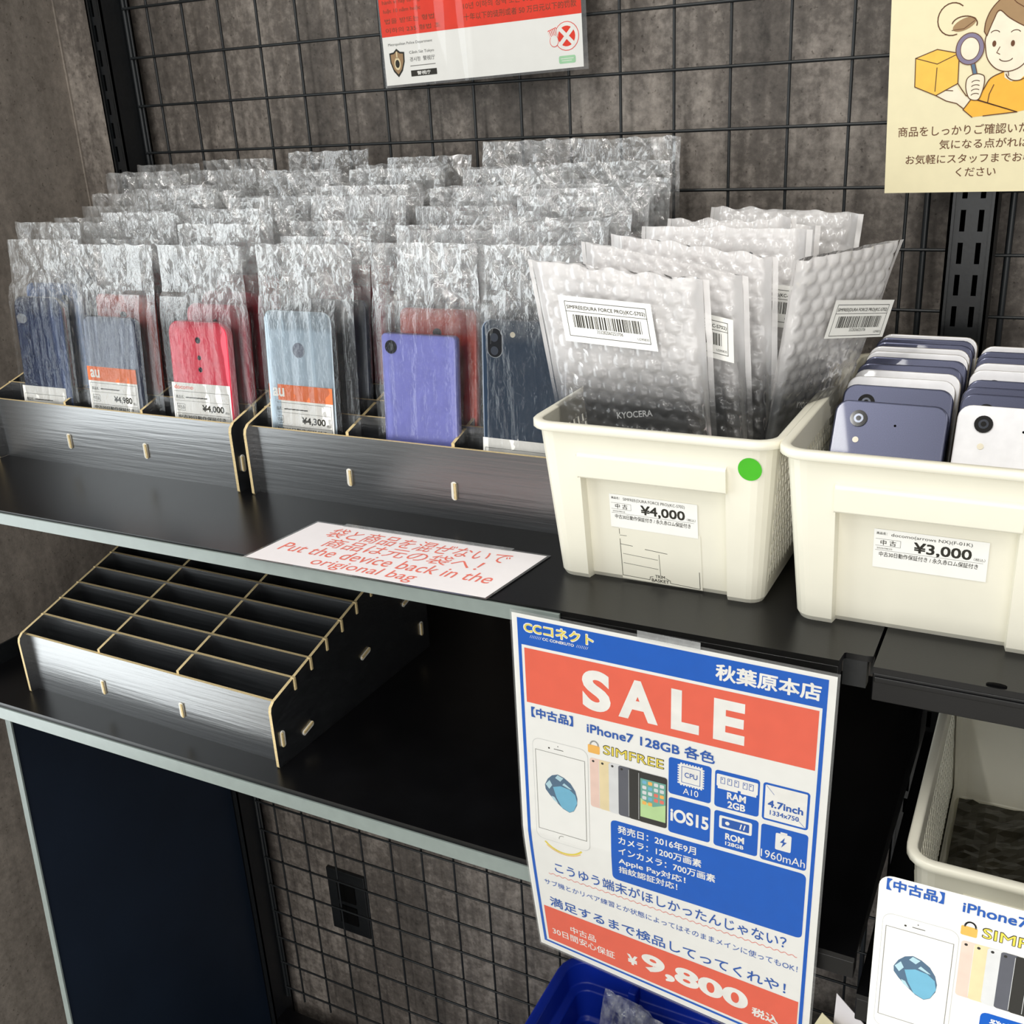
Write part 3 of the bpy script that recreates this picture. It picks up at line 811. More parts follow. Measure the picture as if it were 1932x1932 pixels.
def price_label(t, u0, z0, w, h, code, price, tilt=0):
    zc = z0
    k = -FLF / BH
    s = Sheet(t, (u0 * .001, RD + k * z0 * .001 - .0004, z0 * .001), (1, 0, -math.tan(R(tilt))), (0, -k, -1), step=.00009)
    sh = s.put('price_label', s.rect(MB(), 0, 0, w, h, 0), 'paper')
    f = MB()
    s.text(f, '商品名：', 1.5, 1.8, 7.6, 3.6, 1); s.text(f, code, 10, 1.9, w * .86, 4.7, 1, 0, .0)
    s.line(f, [(1.2, 6.6), (15.5, 6.6)], .16, 1); s.line(f, [(1.2, 11.2), (15.5, 11.2)], .16, 1); s.line(f, [(15.5, 6.6), (15.5, 11.2)], .16, 1)
    s.text(f, '中 古', 4, 7.1, 13, 10.7, 1); s.text(f, price, w * .36, 6.0, w * .86, 14.2, 1, 0, .028)
    s.text(f, '2025/08/22', 2, 12.4, 11, 13.4, 1, 0, -.005); s.line(f, [(1.2, 14.3), (w - 2.5, 14.3)], .16, 1)
    s.text(f, '（税込）', w * .88, 11.2, w - 1.5, 13.2, 1, 0, .0)
    s.text(f, '中古30日動作保証付き / 永久赤ロム保証付き', 3.5, 15.2, w - 5, 18.6, 1, 0, .008)
    s.put('lettering', f, 'ink', sh)

BK = [(.6733, -.3155, SZ), (.8446, -.3245, SZ), (.941, -.353, -.637)]
b1 = basket('cream plastic basket holding bubble wrap bags, with a round green sticker', BK[0])
b2 = basket('cream plastic basket holding loose phones stacked on edge', BK[1])
b3 = basket('cream plastic basket nearly empty, on the low right shelf', BK[2])
price_label(b1, 41, 67.5, 62.5, 25.5, 'SIMFREE(DURA FORCE PRO)(KC-S702)', '¥4,000', .6)
price_label(b2, 45.5, 69.5, 64, 26.5, 'docomo(arrows NX)(F-01K)', '¥3,000', .3)
# green dot and the torn maker's sticker of the first basket
k = -FLF / BH
s = Sheet(b1, (0, k * BH - .0003, BH), (1, 0, 0), (0, -k, -1), step=.00012)
s.put('round_sticker', s.oval(MB(), 140.5, 118 - 98.8, 7.6, 7.8, 0, n=36), 'green')
s = Sheet(b1, (0, RD + k * .045 - .0003, .045), (1, 0, 0), (0, -k, -1), step=.00006)
st = s.put('maker_sticker', s.poly(MB(), [(46.5, 0), (105, 1), (105.6, 44), (47, 43.6)][::-1], 0), 'cream')
f = MB()
s.line(f, [(46.8, 4), (46.8, 8)], .35, 1); s.line(f, [(47, 9), (52, 9)], .3, 1); s.line(f, [(46.9, 12), (47.3, 41.2), (67.5, 41.8), (67.8, 39.4), (70, 38.9)], .4, 1)
s.line(f, [(47.2, 16), (56, 16.6)], .35, 1); s.line(f, [(65, 17.8), (81, 19)], .4, 1); s.line(f, [(48.5, 23.5), (74, 25)], .3, 1); s.line(f, [(48.5, 31), (74, 32.4)], .3, 1)
s.line(f, [(75, 20.6), (75.6, 37.4)], .3, 1); s.line(f, [(79.5, 39), (82.5, 40.4), (82.5, 42.2), (103.8, 43.2), (103.6, 30)], .4, 1)
s.text(f, 'TRIM', 71.6, 37.2, 78.6, 39.6, 1, 0, .02); s.text(f, 'BASKET', 68.8, 40.4, 81.5, 42.9, 1, 0, .02)
s.put('printed_lines', f, 'ink', st)

# ------------------------------------------------------------------ loose phones standing in the second basket
def flat_phone(kind, label):
    wh = kind == 'white'
    return phone('bare_smartphone', label, .0715, .138, .0088, .0076, 'ph_white' if wh else 'ph_navy', 'ph_white_rim' if wh else 'ph_navy_rim',
                 [('lens', -.0195, .0125, .0056), ('flash', -.0195, .027, .002), ('dot', .004, .0155, .0008)], group='phones in the cream basket', ch=.0014)
fp = {}
def stack(xl, tops, kinds, colname, dx):
    for i, ((ty, tilt), kd) in enumerate(zip(tops, kinds)):
        y = ty - .138 * math.sin(R(tilt)); loc = (xl + .0358 + dx * i, y, SZ + .0032)
        rot = (-R(tilt), 0, R(-1 + (i * 37 % 5) * .4))
        lab = '%s bare smartphone on edge in the basket, %s %s of the %s column' % ('white' if kd == 'W' else 'navy', ('frontmost', 'second', 'third', 'fourth', 'fifth', 'sixth', 'seventh', 'eighth', 'ninth', 'tenth', 'eleventh')[i], 'one' if i == 0 else 'from the front', colname)
        kk = 'white' if kd == 'W' else 'navy'
        if kk not in fp: fp[kk] = flat_phone(kk, lab); fp[kk].location = loc; fp[kk].rotation_euler = rot
        else: dup(fp[kk], loc, rot, lab)
stack(.8455, [(-.2347, 30), (-.205, 27), (-.189, 25), (-.173, 24), (-.1595, 22.5), (-.1416, 21.5), (-.1285, 20), (-.115, 19), (-.1035, 18), (-.0905, 17), (-.0785, 16.5)], 'NNWWNNWWNNW', 'left', .0003)
stack(.9215, [(-.2300, 29), (-.2095, 27), (-.1955, 26), (-.182, 24.5), (-.161, 22.5), (-.146, 21), (-.130, 20), (-.1155, 19), (-.101, 18)], 'WNNNWWNNW', 'right', .0003)

# ------------------------------------------------------------------ bubble wrap bags in the first basket
def bubble_bag(label, TL, TR, BR, BL, seed, phone_box=None, barcode=None):
    TL, TR, BR, BL = (V3(p) for p in (TL, TR, BR, BL))
    base = (BL + BR) / 2
    t = thing('bubble_bag', label, 'bag', base, group='bubble wrap bags in the basket')
    wd = ((TR - TL).length + (BR - BL).length) / 2; ht = ((TL - BL).length + (TR - BR).length) / 2
    N = (TR - TL).cross(BL - TL).normalized()
    if N.y > 0 and abs(N.y) > .3: N = -N
    if abs(N.y) <= .3 and N.x > 0: N = -N
    P = lambda u, q, d: (BL * (1 - u) + BR * u) * (1 - q) + (TL * (1 - u) + TR * u) * q + N * d
    q0 = .42 if TL.z > -.2 else .3
    nu, nv = int(wd / .0017), int(ht * (1 - q0) / .0017)
    pit = .0108
    mb = MB()
    for side in (1, -1):
        vs = []
        for j in range(nv + 1):
            q = q0 + (1 - q0) * j / nv
            for i in range(nu + 1):
                u = i / nu; x = u * wd; z = q * ht
                r = round(z / (pit * .866)); cx = (round(x / pit - .5 * (r % 2)) + .5 * (r % 2)) * pit; cz = r * pit * .866
                dd = math.hypot(x - cx, z - cz) / (pit * .455)
                b = .0024 * math.sqrt(max(0, 1 - dd ** 4)) if dd < 1 and .05 < u < .95 else 0
                th = .0035 + .004 * math.sin(math.pi * u) * (1 - .55 * q)
                wob = .0016 * noise.noise(V3((x * 35, z * 30, seed * 2.7))) + .0035 * q * noise.noise(V3((x * 14, z * 9, seed * 1.3)))
                b *= .65 + .35 * noise.noise(V3((cx * 130, cz * 130, seed)))
                e = min(1, min(u, 1 - u) / .05)
                vs.append(P(u, q + (.012 * noise.noise(V3((u * 9, seed, 2.))) if j == nv else 0), side * (th * e + b) + wob))
        fs = [(j * (nu + 1) + i, j * (nu + 1) + i + 1, (j + 1) * (nu + 1) + i + 1, (j + 1) * (nu + 1) + i) for j in range(nv) for i in range(nu)]
        mb.add(vs, fs if side > 0 else [f[::-1] for f in fs])
    mb.f, mb.m = mb.f, mb.m
    obj('bubble_film', mb, 'bubble', t, smooth=True)
    # plain sealed side seams
    for u0, u1 in ((-.025, .0), (1., 1.035)):
        sm = MB()
        sm.add([P(u, q0 + (1 - q0) * j / 12, .0012 * noise.noise(V3((u * 20, j * .6, seed)))) for j in range(13) for u in (u0, u1)], [(2 * j, 2 * j + 1, 2 * j + 3, 2 * j + 2) for j in range(12)])
        obj('side_seam', sm, 'bubble', t, smooth=True)
    if barcode:
        u0, q1, w_, h_, tilt = barcode
        o = P(u0, q1, .0122); U = (P(u0 + .1, q1, 0) - P(u0, q1, 0)).normalized(); D = (P(u0, q1 - .1, 0) - P(u0, q1, 0)).normalized()
        U2 = (U - D * math.tan(R(tilt))).normalized(); D2 = (D + U * math.tan(R(tilt)) * .9).normalized()
        s = Sheet(t, o, U2, D2, step=.0001)
        if s.N.dot(N) < 0: s.N = -s.N
        k = w_ / 66.
        B = lambda a: tuple(x * k for x in a)
        sh = s.put('barcode_label', s.rect(MB(), 0, 0, w_, h_, 0), 'paper')
        f = MB(); s.frame(f, *B((4, 3.4, 62, 27)), .4 * k, 1); s.line(f, [B((4, 10.2)), B((62, 10.2))], .35 * k, 1)
        s.text(f, 'SIMFREE(DURA FORCE PRO)(KC-S702)', *B((5.2, 6, 61, 9.2)), 1, 0, .015); s.text(f, '353282060253706', *B((24.5, 21.3, 43, 23.6)), 1, 0, -.01); s.text(f, 'U290835', *B((53, 23.4, 61, 25)), 1, 0, .0)
        rb = random.Random(3); x = 8.5
        while x < 57:
            bw = rb.choice((.35, .35, .5, .8, 1.1)); s.rect(f, *B((x, 12.2, x + bw, 20.8)), 1); x += bw + rb.choice((.35, .4, .6, .9))
        s.put('barcode_print', f, 'ink', sh)
    return t, P
YB = SZ + .006
bags = [
    ('front bubble wrap bag with a flat barcode label, nearest the basket rim', (.647, -.285, -.171), (.7684, -.285, -.1817), (.788, -.300, YB), (.690, -.300, YB), (.175, .905, 66, 31, 1.2)),
    ('second bubble wrap bag, directly behind the one with the flat barcode label', (.677, -.262, -.162), (.7865, -.258, -.183), (.806, -.283, YB), (.703, -.283, YB), (.42, .87, 60, 28, -2)),
    ('third bubble wrap bag from the front, its right seam showing', (.688, -.235, -.160), (.8, -.235, -.174), (.813, -.264, YB), (.706, -.264, YB), None),
    ('fourth bubble wrap bag from the front, with a half hidden barcode label', (.70, -.205, -.158), (.815, -.205, -.160), (.818, -.240, YB), (.706, -.240, YB), (.52, .85, 60, 28, -4)),
    ('fifth bubble wrap bag from the front, standing upright in the basket', (.695, -.182, -.1634), (.799, -.182, -.155), (.815, -.220, YB), (.706, -.220, YB), None),
    ('sixth bubble wrap bag from the front, near the wire mesh', (.702, -.155, -.158), (.81, -.155, -.163), (.815, -.200, YB), (.705, -.200, YB), None),
    ('rearmost bubble wrap bag, its top standing above all the others', (.7237, -.115, -.1537), (.8324, -.115, -.1593), (.822, -.165, YB), (.712, -.165, YB), None),
    ('low bubble wrap bag at the rear left of the basket', (.695, -.135, -.168), (.782, -.135, -.160), (.80, -.185, YB), (.705, -.185, YB), None),
    ('bubble wrap bag leaning out to the right, barcode label slanting', (.8183, -.245, -.1744), (.870, -.165, -.1715), (.815, -.205, YB), (.803, -.296, YB), (.34, .86, 60, 26, -9)),
]
for i, (lab, TL, TR, BR, BL, bc) in enumerate(bags):
    t, P = bubble_bag(lab, TL, TR, BR, BL, i + 1, barcode=bc)
    if i < 5 or i == 8:
        # the rugged phone inside
        o = P(.5, .02, -.004); up = (P(.5, .5, 0) - P(.5, 0, 0)).normalized(); rt = (P(.8, .3, 0) - P(.2, .3, 0)).normalized(); back = rt.cross(up).normalized() * -1
        back = up.cross(rt).normalized() * 1
        mt = Matrix((rt, back * -1 if back.y < 0 else back, up)).transposed()
        lab2 = 'dark rugged smartphone inside the %s' % ('front bubble wrap bag', 'second bubble wrap bag', 'third bubble wrap bag', 'fourth bubble wrap bag', 'fifth bubble wrap bag', '', '', '', 'slanting bubble wrap bag')[i]
        if i == 0:
            rug = phone('rugged_smartphone', lab2, .074, .140, .014, .007, 'ph_rubber', 'ph_rubber', [('lens', 0, .016, .006)], group='rugged phones in bubble wrap', ch=.002)
            s = Sheet(rug, (0, -.0002, .14), step=.0001); s.words('KYOCERA', -13, 30, 13, 34.5, 1, 'silver_ink', .02)
            ph = rug
        else: ph = dup(rug, o, (0, 0, 0), lab2)
        x_ = mt.col[0].normalized(); z_ = mt.col[2].normalized(); y_ = z_.cross(x_).normalized(); x_ = y_.cross(z_)
        ph.matrix_world = Matrix((x_, y_, z_)).transposed().to_4x4() @ Matrix.Identity(4)
        ph.location = o; 

# ------------------------------------------------------------------ sale poster on the shelf edge
def product_art(s, par, du=0, dv=0, full=True):
    """the shared product art of the sale notices; du, dv shift it"""
    U = lambda *a: tuple(x - (du if i % 2 == 0 else dv) for i, x in enumerate(a))
    pt = lambda L: [(a - du, b - dv) for a, b in L]
    s.words('【中古品】', *U(12.3, 75, 44.5, 83.4), 3, 'text_blue', .03)
    s.words('iPhone7 128GB 各色', *U(54.7, 76.4, 145.2, 85.8), 3, 'text_blue', .026)
    # white handset
    f = MB(); s.rr(f, *U(11.9, 100.4, 55, 189.4), 6, 1, 1); s.rr(f, *U(12.2, 100.7, 54.7, 189.1), 5.8, 1.5, 0)
    s.frame(f, *U(14, 110, 52.6, 180), .35, 2, 2); s.oval(f, *U(25, 106.4), .7, .7, 2, 3); s.line(f, pt([(29, 106.2), (36, 106.2)]), .5, 2, 3); s.oval(f, *U(32, 103.5), .4, .4, 2, 3)
    s.arc(f, *U(33, 184.6), 2.7, 2.7, 170, 290, .35, 2, 2)
    hs = s.put('handset_print', f, ['paper', 'lgrey_ink', 'grey_ink', 'ink'])
    f = MB(); L = [(31, 127.5), (36, 129), (41, 132.5), (44.5, 138), (46, 144), (45.6, 150), (43, 156), (39.5, 158.4), (34.5, 156.5), (28.5, 151.5), (24, 147), (21, 143), (20.6, 139), (23, 133.5), (26.5, 129.5)]
    s.poly(f, pt(L)[::-1], 2.4, 1)
    s.poly(f, pt([(27, 139.5), (33, 137), (40, 138), (44.5, 141.5), (45.8, 148), (43, 155.6), (39.5, 158), (33.5, 155.5), (29.5, 148)])[::-1], 3, 0)
    for q in ([(31, 128), (35.5, 129.6), (33, 133), (29, 131)], [(21.2, 138.5), (24.5, 134), (26.5, 138), (24, 142)], [(36, 133.5), (42, 137.5), (40, 137.5), (34.5, 135.5)], [(25.5, 147.5), (28, 148), (31, 153), (27, 150.5)]): s.poly(f, pt(q)[::-1], 3.4, 2)
    s.put('drop_print', f, ['drop1', 'drop2', 'drop3'])
    f = MB(); s.arc(f, *U(33, 178), 19.5, 20.8, 42, 138, 1.5, .8, 0); s.arc(f, *U(33, 178), 21.2, 22.2, 50, 130, .6, .8, 1); s.put('yellow_arc', f, ['yellow_ink', 'orange_ink'])
    f = MB(); s.rr(f, *U(55.1, 94.6, 64, 101.4), 1, 1, 0); s.arc(f, *U(60, 94.8), 3, 3.6, 180, 360, 1.1, 1, 1); s.put('padlock_print', f, ['orange_ink', 'lgrey_ink'])
    s.words('SIMFREE', *U(66.4, 92, 110.6, 100), 1, 'ink', .032, name='lettering_outline'); s.words('SIMFREE', *U(66.9, 92.5, 110.1, 99.5), 2.2, 'yellow_ink', -.002)
    f = MB()
    for i, (a, b, v0, v1) in enumerate(((56.3, 66, 105.3, 147), (63.2, 73, 105.4, 147.2), (70.6, 80.5, 105.4, 147.6), (77.5, 88, 105.8, 147.8), (85.3, 96, 106, 148), (92.6, 113, 106.3, 148.2))):
        s.rr(f, *U(a, v0, b, v1), 2, 1 + i * .45, i)
        if i: s.line(f, pt([(a, v0 + 1.5), (a, v1 - 1.5)]), .28, 1.2 + i * .45, 6)
        if i < 5: s.oval(f, *U(a + 2.6, v0 + 2.6), .95, .95, 1.3 + i * .45, 5 if i != 3 else 4)
    s.rect(f, *U(93.8, 111.5, 112, 143.6), 3.9, 7); s.poly(f, pt([(93.8, 128), (103, 133), (112, 129), (112, 143.6), (93.8, 143.6)])[::-1], 4.1, 8)
    rr_ = random.Random(4)
    for r in range(5):
        for c in range(4):
            if r < 4 or c < 2: s.rr(f, *U(95.2 + 4.2 * c, 112.7 + 4.3 * r, 98.2 + 4.2 * c, 115.6 + 4.3 * r), .7, 4.5, rr_.choice((2, 9, 10, 2, 11)))
    s.put('handset_row_print', f, ['rose_ink', 'gold_ink', 'silver_ink', 'slate_ink', 'black_ink', 'black_ink', 'silver_ink', 'teal_ink', 'lime_ink', 'drop1', 'orange_ink', 'pink_ink'])
    f = MB(); 
    x0, y0, x1, y1 = U(71.4, 153.8, 208.2, 208.4)
    st = [(0, 4.), (.4, 2.2), (1.2, 1.0), (2.4, .3), (4, 0)]
    prof = [(y0 + a, b) for a, b in st] + [(y0 + 4 + (y1 - y0 - 8) * i / 8, 0) for i in range(1, 8)] + [(y1 - a, b) for a, b in st[::-1]]
    nn = 16; vs = [s.P(x0 + b + (x1 - x0 - 2 * b) * i / nn, y, 1) for y, b in prof for i in range(nn + 1)]
    f.add(vs, [(j * (nn + 1) + i, (j + 1) * (nn + 1) + i, (j + 1) * (nn + 1) + i + 1, j * (nn + 1) + i + 1) for j in range(len(prof) - 1) for i in range(nn)])
    s.put('printed_panel', f, 'blue_ink')
    for a in (('発売日：2016年9月', 76.6, 157, 134, 164), ('カメラ：1200万画素', 77, 166.6, 138, 173.4), ('インカメラ：700万画素', 77, 176, 148, 182.8), ('Apple Pay対応！', 77, 185.4, 127, 192.4), ('指紋認証対応！', 76.8, 193.8, 121, 200.2)):
        if full or a[2] < 160: s.words(a[0], *U(*a[1:]), 2, 'white_ink', .022)

t = thing('sale_poster', 'laminated blue and coral sale poster hanging from the upper shelf edge', 'poster', (.77, -.376, -.70))
def curl(u, v): return 16 * max(0, (v - 185) / 108) ** 1.1 * max(0, 1 - u / 212)
s = Sheet(t, (.6719, -.3893, -.38436), (.9999, 0, -.0168), (-.0168, .0248, -.9996), curl=curl, step=.00011, k=.98)
f = MB(); s.rect(f, .6, 2.4, 217.6, 315, 0); s.put('sheet', f, 'paper')
f = MB()
for a in ((-.6, .2, .6, 317), (217.6, .2, 219.2, 317), (.6, .2, 217.6, 2.4), (.6, 315, 217.6, 317)): s.rect(f, *a, .2)
s.put('laminate_margin', f, 'lam_edge')
f = MB()
for a in ((4.6, 5.5, 212.8, 26), (4.6, 26, 7.1, 309.5), (210.3, 26, 212.8, 309.5), (7.1, 307.3, 210.3, 309.5)): s.rect(f, *a, 1)
s.put('printed_border', f, 'blue_ink')
f = MB(); s.rect(f, 9.1, 28.3, 208.6, 72, 1); s.put('printed_banner', f, 'red_ink')
f = MB(); s.rect(f, 9.2, 265.2, 209.2, 305, 1); s.put('printed_banner', f, 'red_ink')
s.words('CCコネクト', 9.2, 7.2, 61.4, 16.2, 2, 'white_ink', .06, name='lettering_outline', slant=-.0); s.words('CCコネクト', 10, 8, 60.6, 15.4, 3, 'yellow_ink', .018)
f = MB(); s.text(f, 'CC CONEKUTO', 23.4, 17.4, 46.8, 19.6, 2, 0, .03)
for k in range(7): s.line(f, [(14 + 1.25 * k, 19.6), (15 + 1.25 * k, 17.4)], .22, 2); s.line(f, [(48.5 + 1.25 * k, 19.6), (49.5 + 1.25 * k, 17.4)], .22, 2)
s.put('lettering', f, 'white_ink')
s.words('秋葉原本店', 143.8, 9.6, 209, 21.6, 2, 'white_ink', .03)
for ch, a, b in (('S', 52, 72.6), ('A', 78.2, 106), ('L', 115, 134), ('E', 143.4, 163.8)): s.words(ch, a, 34.4 if ch == 'S' else 35, b, 66.4 if ch == 'S' else 66, 2, 'white_ink', .045)
product_art(s, t)
f = MB()
for a in ((113.8, 88.4, 143.2, 117.8), (114, 120.9, 143.3, 150.2), (145.6, 89.2, 175.2, 118.4), (145.9, 121.4, 175.6, 150.6), (177.3, 89.5, 207, 118.8), (177.4, 122.2, 207.7, 151.2)): s.rr(f, *a, 2.2, 1)
s.put('printed_panel', f, 'blue_ink')
f = MB()
s.rr(f, 121, 91.5, 137.5, 108, 1.5, 2)
for k in range(8):
    for a in ((122 + 2 * k, 90.6, 123.1 + 2 * k, 91.6), (122 + 2 * k, 107.8, 123.1 + 2 * k, 108.8), (120.1, 92.4 + 2 * k, 121.1, 93.5 + 2 * k), (137.4, 92.4 + 2 * k, 138.4, 93.5 + 2 * k)):
        s.rect(f, *a, 2)
s.text(f, 'A10', 124, 110.4, 134.6, 115.4, 2, 0, .0); s.text(f, 'iOS15', 115.4, 129.5, 142.2, 140.4, 2, 0, .035)
s.rr(f, 146.8, 92, 174, 101.6, .8, 2); s.rect(f, 147.6, 101.6, 161, 103.4, 2); s.rect(f, 163, 101.6, 173.2, 103.4, 2)
s.text(f, 'RAM', 154, 104.6, 166.6, 110.2, 2, 0, .035); s.text(f, '2GB', 154.6, 111.6, 166.4, 117.2, 2, 0, .035)
s.rr(f, 178.8, 91, 205.5, 117.3, .8, 2)
s.rr(f, 149.4, 124.6, 171.4, 135, 1.2, 2); s.text(f, 'ROM', 153.8, 138, 166.6, 143.4, 2, 0, .035); s.text(f, '128GB', 154, 144.8, 166.4, 148, 2, 0, .03)
s.rr(f, 187, 126.6, 197.2, 140, 1, 2); s.rect(f, 190, 125.2, 194.4, 126.8, 2); s.text(f, '1960mAh', 178, 142.6, 206.8, 149, 2, 0, .0)
s.put('icon_print', f, 'white_ink')
f = MB()
s.frame(f, 122.8, 93.2, 135.8, 106.2, .35, 3); s.text(f, 'CPU', 125, 97.6, 133.8, 101.6, 3)
for k, x in enumerate((149.4, 154, 158.6, 164.2, 168.2)): s.frame(f, x, 94, x + 3, 99, .35, 3); s.rect(f, x + .8, 95, x + 1.5, 96, 3)
s.text(f, '4.7inch', 180.8, 102.2, 203.4, 107.8, 3, 0, .03); s.text(f, '1334x750', 182.4, 110, 201, 113.6, 3, 0, .02)
s.line(f, [(179.4, 91.5), (184.6, 97.5)], .25, 3); s.line(f, [(199.6, 111.6), (205, 117)], .25, 3)
s.rr(f, 151.2, 126.4, 169.6, 133.2, .8, 3); s.poly(f, [(193, 129), (190, 133.6), (192, 133.6), (191, 137.4), (194.4, 132.6), (192.4, 132.6)], 3)
s.put('icon_print', f, 'text_blue')
f = MB(); s.oval(f, 155, 129.8, 1.5, 1.5, 4); s.line(f, [(163.6, 131.6), (164.4, 127.8)], .8, 4); s.line(f, [(166, 131.6), (166.8, 127.8)], .8, 4); s.put('icon_print', f, 'white_ink')
s.words('こうゆう端末がほしかったんじゃない？', 23.8, 211, 198.4, 221.8, 2, 'text_blue', .01)
f = MB(); s.line(f, [(18 + k * 1.0, 225.4 + .75 * math.sin(k * 1.25)) for k in range(189)], .5, 1); s.put('wavy_underline', f, 'pink_ink')
s.words('サブ機とかリペア練習とか状態によってはそのままメインに使ってもOK！', 13, 233, 207, 239, 2, 'text_blue', .0)
s.words('満足するまで検品してってくれや！', 15.4, 252, 200, 262.6, 2, 'text_blue', .012)
s.words('中古品', 31, 278.4, 53, 286, 2, 'white_ink', .012); s.words('30日間安心保証', 14, 288.4, 68.6, 296.4, 2, 'white_ink', .012)
s.words('¥', 79.2, 283.6, 88, 294.4, 2, 'white_ink', .04); s.words('9,800', 91.4, 275.2, 174, 296.4, 2, 'white_ink', .04); s.words('税込', 177, 286, 196.4, 294.6, 2, 'white_ink', .03)
f = MB(); s.rect(f, -.6, .2, 219.2, 317, 9); s.put('laminate_film', f, 'laminate')
f = MB(); s.rect(f, 92, -3.2, 134, 2.2, 10); s.put('tape_strip', f, 'tape')

# the second, card-sized notice in front of the low basket
t = thing('product_card', 'white rounded product card hanging in front of the low right basket', 'notice', (.98, -.4, -.63))
s = Sheet(t, (.9217, -.4, -.512), step=.00011)
f = MB(); s.rr(f, -3, -1.2, 200, 125, 8, 0); s.put('sheet', f, 'paper')
product_art(s, t, 11, 74.6, False) if False else None
def card_art(s):
    sub = Sheet(s.root, s.P(-11, -74.6), s.U, s.V, step=s.step)
    product_art(sub, s.root, 0, 0, False)
card_art(s)

# ------------------------------------------------------------------ laminated police notice on the mesh
t = thing('police_notice', 'laminated red and white police notice fixed high on the wire mesh', 'notice', (.465, -.008, -.048))
a = R(1.3)
s = Sheet(t, (.3599, -.0125, .0292), (math.cos(a), 0, math.sin(a)), (math.sin(a), 0, -math.cos(a)), step=.00012)
f = MB(); s.rect(f, 0, -150, 209.4, 76.2, 0); s.put('sheet', f, 'paper')
f = MB()
for q in ((-1.6, -152, 0, 78.4), (209.4, -152, 214, 78.4), (0, 76.2, 209.4, 78.4)): s.rect(f, *q, .2)
s.put('laminate_margin', f, 'lam_edge')
f = MB(); s.rect(f, 0, -120, 209.4, 33.1, 1); s.put('printed_panel', f, 'fire_ink')
for q in (('hành vi này tương', 4, 1.5, 46, 6), ('luật 10 năm hoặc', 4.4, 9, 46, 13.4), ('법을 받또는 형법', 5, 17.4, 60, 22), ('이하의 235 형법 조', 5, 25.6, 66, 30),
          ('10년 이하의 징역 또는 50만엔 이하의 벌금', 92, 12.6, 205, 18), ('十年以下的徒刑或者 50 万日元以下的罚款', 92, 21.6, 205, 27.4)):
    s.words(*q, 2, 'brown_ink', -.004)
s.words('Metropolitan Police Department', 6, 39, 55.6, 42, 1, 'ink', -.008)
s.words('Cảnh Sát Tokyo', 29, 47.2, 56.6, 50.6, 1, 'ink', -.008); s.words('경시청  警视厅', 29, 52.8, 57, 56.8, 1, 'ink', -.002); s.put('small_print_line', s.line(MB(), [(29, 60.6), (57, 60.6)], .6, 1), 'grey_ink')
f = MB(); s.rect(f, 29, 64.6, 58, 70, 1, 0)
sh = [(14.8, 44), (18.5, 47), (23.4, 47.6), (23, 56), (20, 64), (14.8, 69.5), (9.6, 64), (6.6, 56), (6.2, 47.6), (11.1, 47)]
s.poly(f, sh[::-1], 1, 0); s.poly(f, [(14.8 + (x - 14.8) * .82, 55.5 + (y - 55.5) * .82) for x, y in sh][::-1], 2, 1)
s.oval(f, 14.8, 57.5, 3.6, 5.6, 3, 2); s.oval(f, 14.8, 57.5, 2.4, 3.6, 4, 0); s.line(f, [(14.8, 47), (14.8, 52)], 1.4, 3, 2)
s.put('emblem_print', f, ['ink', 'hair_ink', 'gold_ink']); s.words('警視庁', 36, 65.6, 51, 69, 2.4, 'white_ink', .02)
f = MB(); cu, cv = 194.2, 50
s.oval(f, cu, cv, 12, 12, 1, 0); s.oval(f, cu, cv, 11.4, 11.4, 1.6, 1); s.oval(f, cu, cv, 8.4, 8.4, 2.2, 0)
for q in (45, 135): s.line(f, [(cu + 8.6 * math.cos(R(q)), cv + 8.6 * math.sin(R(q))), (cu - 8.6 * math.cos(R(q)), cv - 8.6 * math.sin(R(q)))], 3.4, 2.8 + q * .003, 1)
s.oval(f, 182, 53, 4.4, 5, 3.2, 0); s.oval(f, 182, 53, 3.9, 4.5, 3.6, 1)
for k in range(5): s.line(f, [(179.4 + 1.3 * k, 50.5 - .3 * k), (176.8 + 1.7 * k, 44.5 - .5 * k)], 1.5, 3.0, 0); s.line(f, [(179.4 + 1.3 * k, 50.5 - .3 * k), (176.9 + 1.7 * k, 45 - .5 * k)], .9, 3.8, 1)
s.put('stop_mark_print', f, ['fire_ink', 'white_ink'])
f = MB(); s.rr(f, 185.6, 65.8, 202, 72.2, 1.6, 1); s.put('green_mark_print', f, 'pgreen_ink'); s.put('green_mark_lines', s.line(s.line(MB(), [(187.6, 68.2), (200, 68.2)], .5, 2), [(188.4, 70), (198, 70)], .5, 2), 'white_ink')
f = MB()
nu, nv = 30, 24      # glossy pouch with shallow vertical ripples
vs = [s.P(-1.6 + 215.6 * i / nu, -60 + 138.4 * j / nv, 7) + s.N * (.0055 * abs(noise.noise(V3((i * .42, j * .03, 4.)))) * math.exp(-((i - 12) / 7) ** 2)) for j in range(nv + 1) for i in range(nu + 1)]
f.add(vs, [(j * (nu + 1) + i, (j + 1) * (nu + 1) + i, (j + 1) * (nu + 1) + i + 1, j * (nu + 1) + i + 1) for j in range(nv) for i in range(nu)])
obj('laminate_film', f, 'laminate', t, smooth=True)

